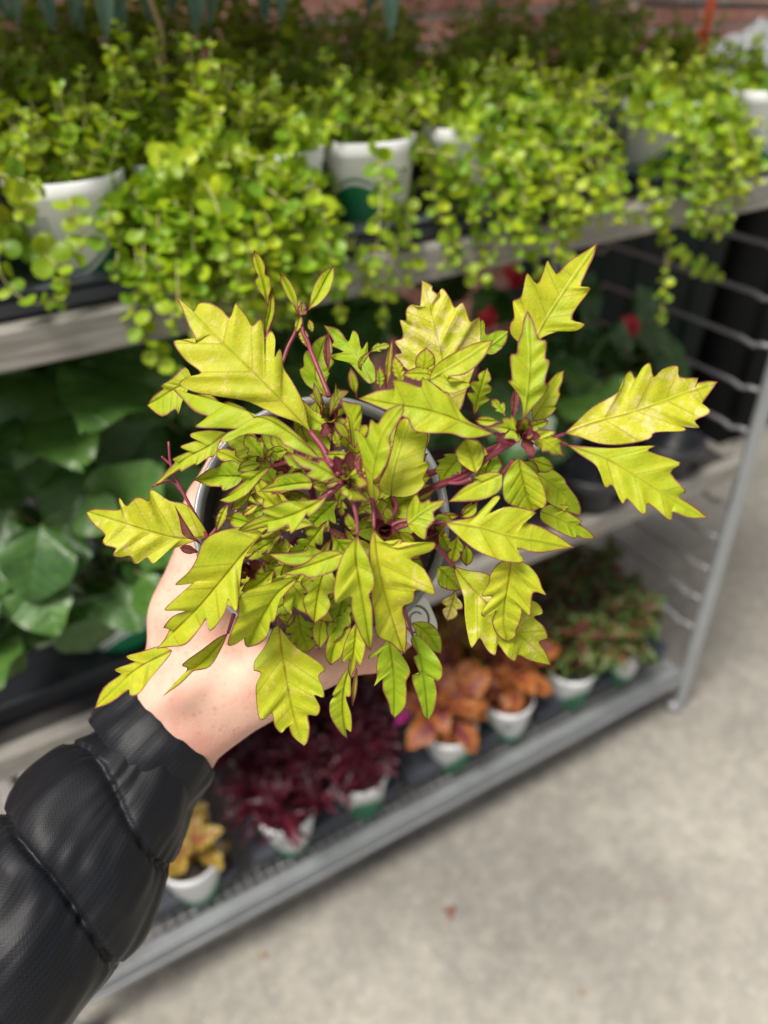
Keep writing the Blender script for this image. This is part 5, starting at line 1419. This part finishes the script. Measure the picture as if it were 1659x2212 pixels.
N('D', '100,910 110,830 40,700', 100, 2, .292, .297, .2, .05, .15); N('D', '400,960 420,900 400,800', 40, 0, .292, .295, .4, 0, .3)

# stems: purple, from the soil up to the growing tips
BUDS = dict(b1=(747, 1030, .2685), b2=(1129, 940, .2715), b3=(537, 1231, .3005), b4=(830, 1142, .2815), b5=(715, 905, .293), b6=(940, 1150, .290), b7=(640, 1010, .300))
SOILD = .362
for k_, (bx, by, bd) in BUDS.items():
    sx, sy = 700 + (bx - 700) * .38, 1125 + (by - 1125) * .38
    pts = [(sx, sy, SOILD), (sx + (bx - sx) * .35 + 6, sy + (by - sy) * .4, SOILD - .03), (bx + (sx - bx) * .2, by + (sy - by) * .15 + 8, bd + .022), (bx, by, bd)]
    STEMS.tube(catmull([P(*q) for q in pts], 6), [.0016 - .0005 * i / 18 for i in range(19)], 8)
petiole(None, [np.array(q) for q in ((1129, 940), (1060, 985), (960, 1040), (880, 1080))], .272, .305, .0013, .0016)
petiole(None, [np.array(q) for q in ((1085, 960), (1010, 1025), (930, 1055))], .280, .296, .0012, .0010)
petiole('E', '830,1400 940,1330 1030,1310', .281, .279, .0012, .0010); petiole('E', '1540,975 1440,1010 1340,1010', .282, .287, .0011, .0008)
petiole('E', '520,960 545,900 590,790', .268, .274, .0011, .0009); petiole('E', '640,960 620,870 640,800', .270, .276, .0012, .0010); petiole('E', '470,950 400,860 330,720 230,590', .271, .281, .0017, .0013)
petiole('E', '840,1390 780,1260 740,1180', .281, .276, .0014, .0011); petiole('E', '870,1340 930,1200 890,1110', .286, .285, .0013, .0010)
petiole('E', '490,1000 400,1090 290,1160', .269, .272, .0015, .0011); petiole('H', '0,470 60,540 150,645', .290, .298, .0015, .0011)
STEMS.build('stems', M['pstem'], plant, True)
# tiny purple leaf tufts at the growing tips
rn = random.Random(77)
TUFT = []
for i in range(3):
    A_, B_ = auto_sides([(0, 0), (.5, 0), (1, .03)], .22, 2, .3, i)
    vs, fs, ds = leaf_core([(0, 0), (.5, 0), (1, .03)], A_, B_, lambda q, tt, s, wd, sg, g: (q[0], q[1], .35 * wd + .25 * q[0] ** 2), sub=2, rows=(0, .5, 1))
    ds = [(d[0] * .007, d[1] * .007, d[2]) for d in ds]
    TUFT.append(leaf_mesh('bud_leaf', vs, fs, ds, M['coleus'], (.3, 0, 1.0 if i < 2 else .7)))
back = -np.array(fwd_w)
for k_, (bx, by, bd) in BUDS.items():
    c = P(bx, by, bd) - pot_w
    for i in range(11):
        az = rn.uniform(0, 6.28); e_ = rn.uniform(.25, 1.3)
        d = (np.array(right_w) * math.cos(az) - np.array(down_w) * math.sin(az)) * math.cos(e_) + back * math.sin(e_)
        link('bud_leaf', TUFT[rn.randrange(3)], plant, frame(c, d, back, rn.uniform(.006, .0125)))
# small inner leaves that fill the crown between the stems
for i in range(70):
    an = rn.uniform(0, 6.28); rr = math.sqrt(rn.random()) * 235
    bx, by = 715 + rr * math.cos(an) * 1.1, 1130 + rr * math.sin(an) * .95
    zb = .290 + .028 * rn.random() + .020 * (rr / 235) ** 2
    a2 = an + rn.uniform(-1.0, 1.0); ln = rn.uniform(80, 190)
    tx, ty = bx + ln * math.cos(a2), by + ln * math.sin(a2)
    if (tx - 700) ** 2 / 300 ** 2 + (ty - 1120) ** 2 / 290 ** 2 > 1.0: continue
    mid = [np.array([bx, by]), np.array([(bx + tx) / 2 + rn.uniform(-9, 9), (by + ty) / 2 + rn.uniform(-9, 9)]), np.array([tx, ty])]
    A_, B_ = auto_sides(mid, ln * rn.uniform(.17, .27), rn.choice((1, 2, 3)), .33, 900 + i)
    add_leaf(mid, A_, B_, zb, zb + rn.uniform(-.004, .012), rn.uniform(.05, .6), rn.choice((0, 0, 0, .2)), rn.uniform(.05, .5), fold=rn.uniform(.05, .3), sub=2, rows=(0, .3, .65, .88, 1))
# upper fill: mid-sized leaves standing between the larger ones
for i in range(70):
    an = rn.uniform(0, 6.28); rr = math.sqrt(rn.random()) * 185
    bx, by = 715 + rr * math.cos(an) * 1.15, 1120 + rr * math.sin(an)
    zb = .287 + .012 * rn.random() + .014 * (rr / 185) ** 2
    a2 = an + rn.uniform(-.9, .9); ln = rn.uniform(95, 165)
    tx, ty = bx + ln * math.cos(a2), by + ln * math.sin(a2)
    if (tx - 700) ** 2 / 270 ** 2 + (ty - 1120) ** 2 / 265 ** 2 > 1.0: continue
    mid = [np.array([bx, by]), np.array([(bx + tx) / 2 + rn.uniform(-14, 14), (by + ty) / 2 + rn.uniform(-14, 14)]), np.array([tx, ty])]
    A_, B_ = auto_sides(mid, ln * rn.uniform(.18, .26), rn.choice((2, 3)), .5, 1900 + i)
    add_leaf(mid, A_, B_, zb, zb + rn.uniform(.002, .012), rn.uniform(.2, .8), rn.choice((0, 0, .25)), rn.uniform(.25, .7), fold=rn.uniform(.1, .35), sub=3, rows=(0, .3, .65, .88, 1))
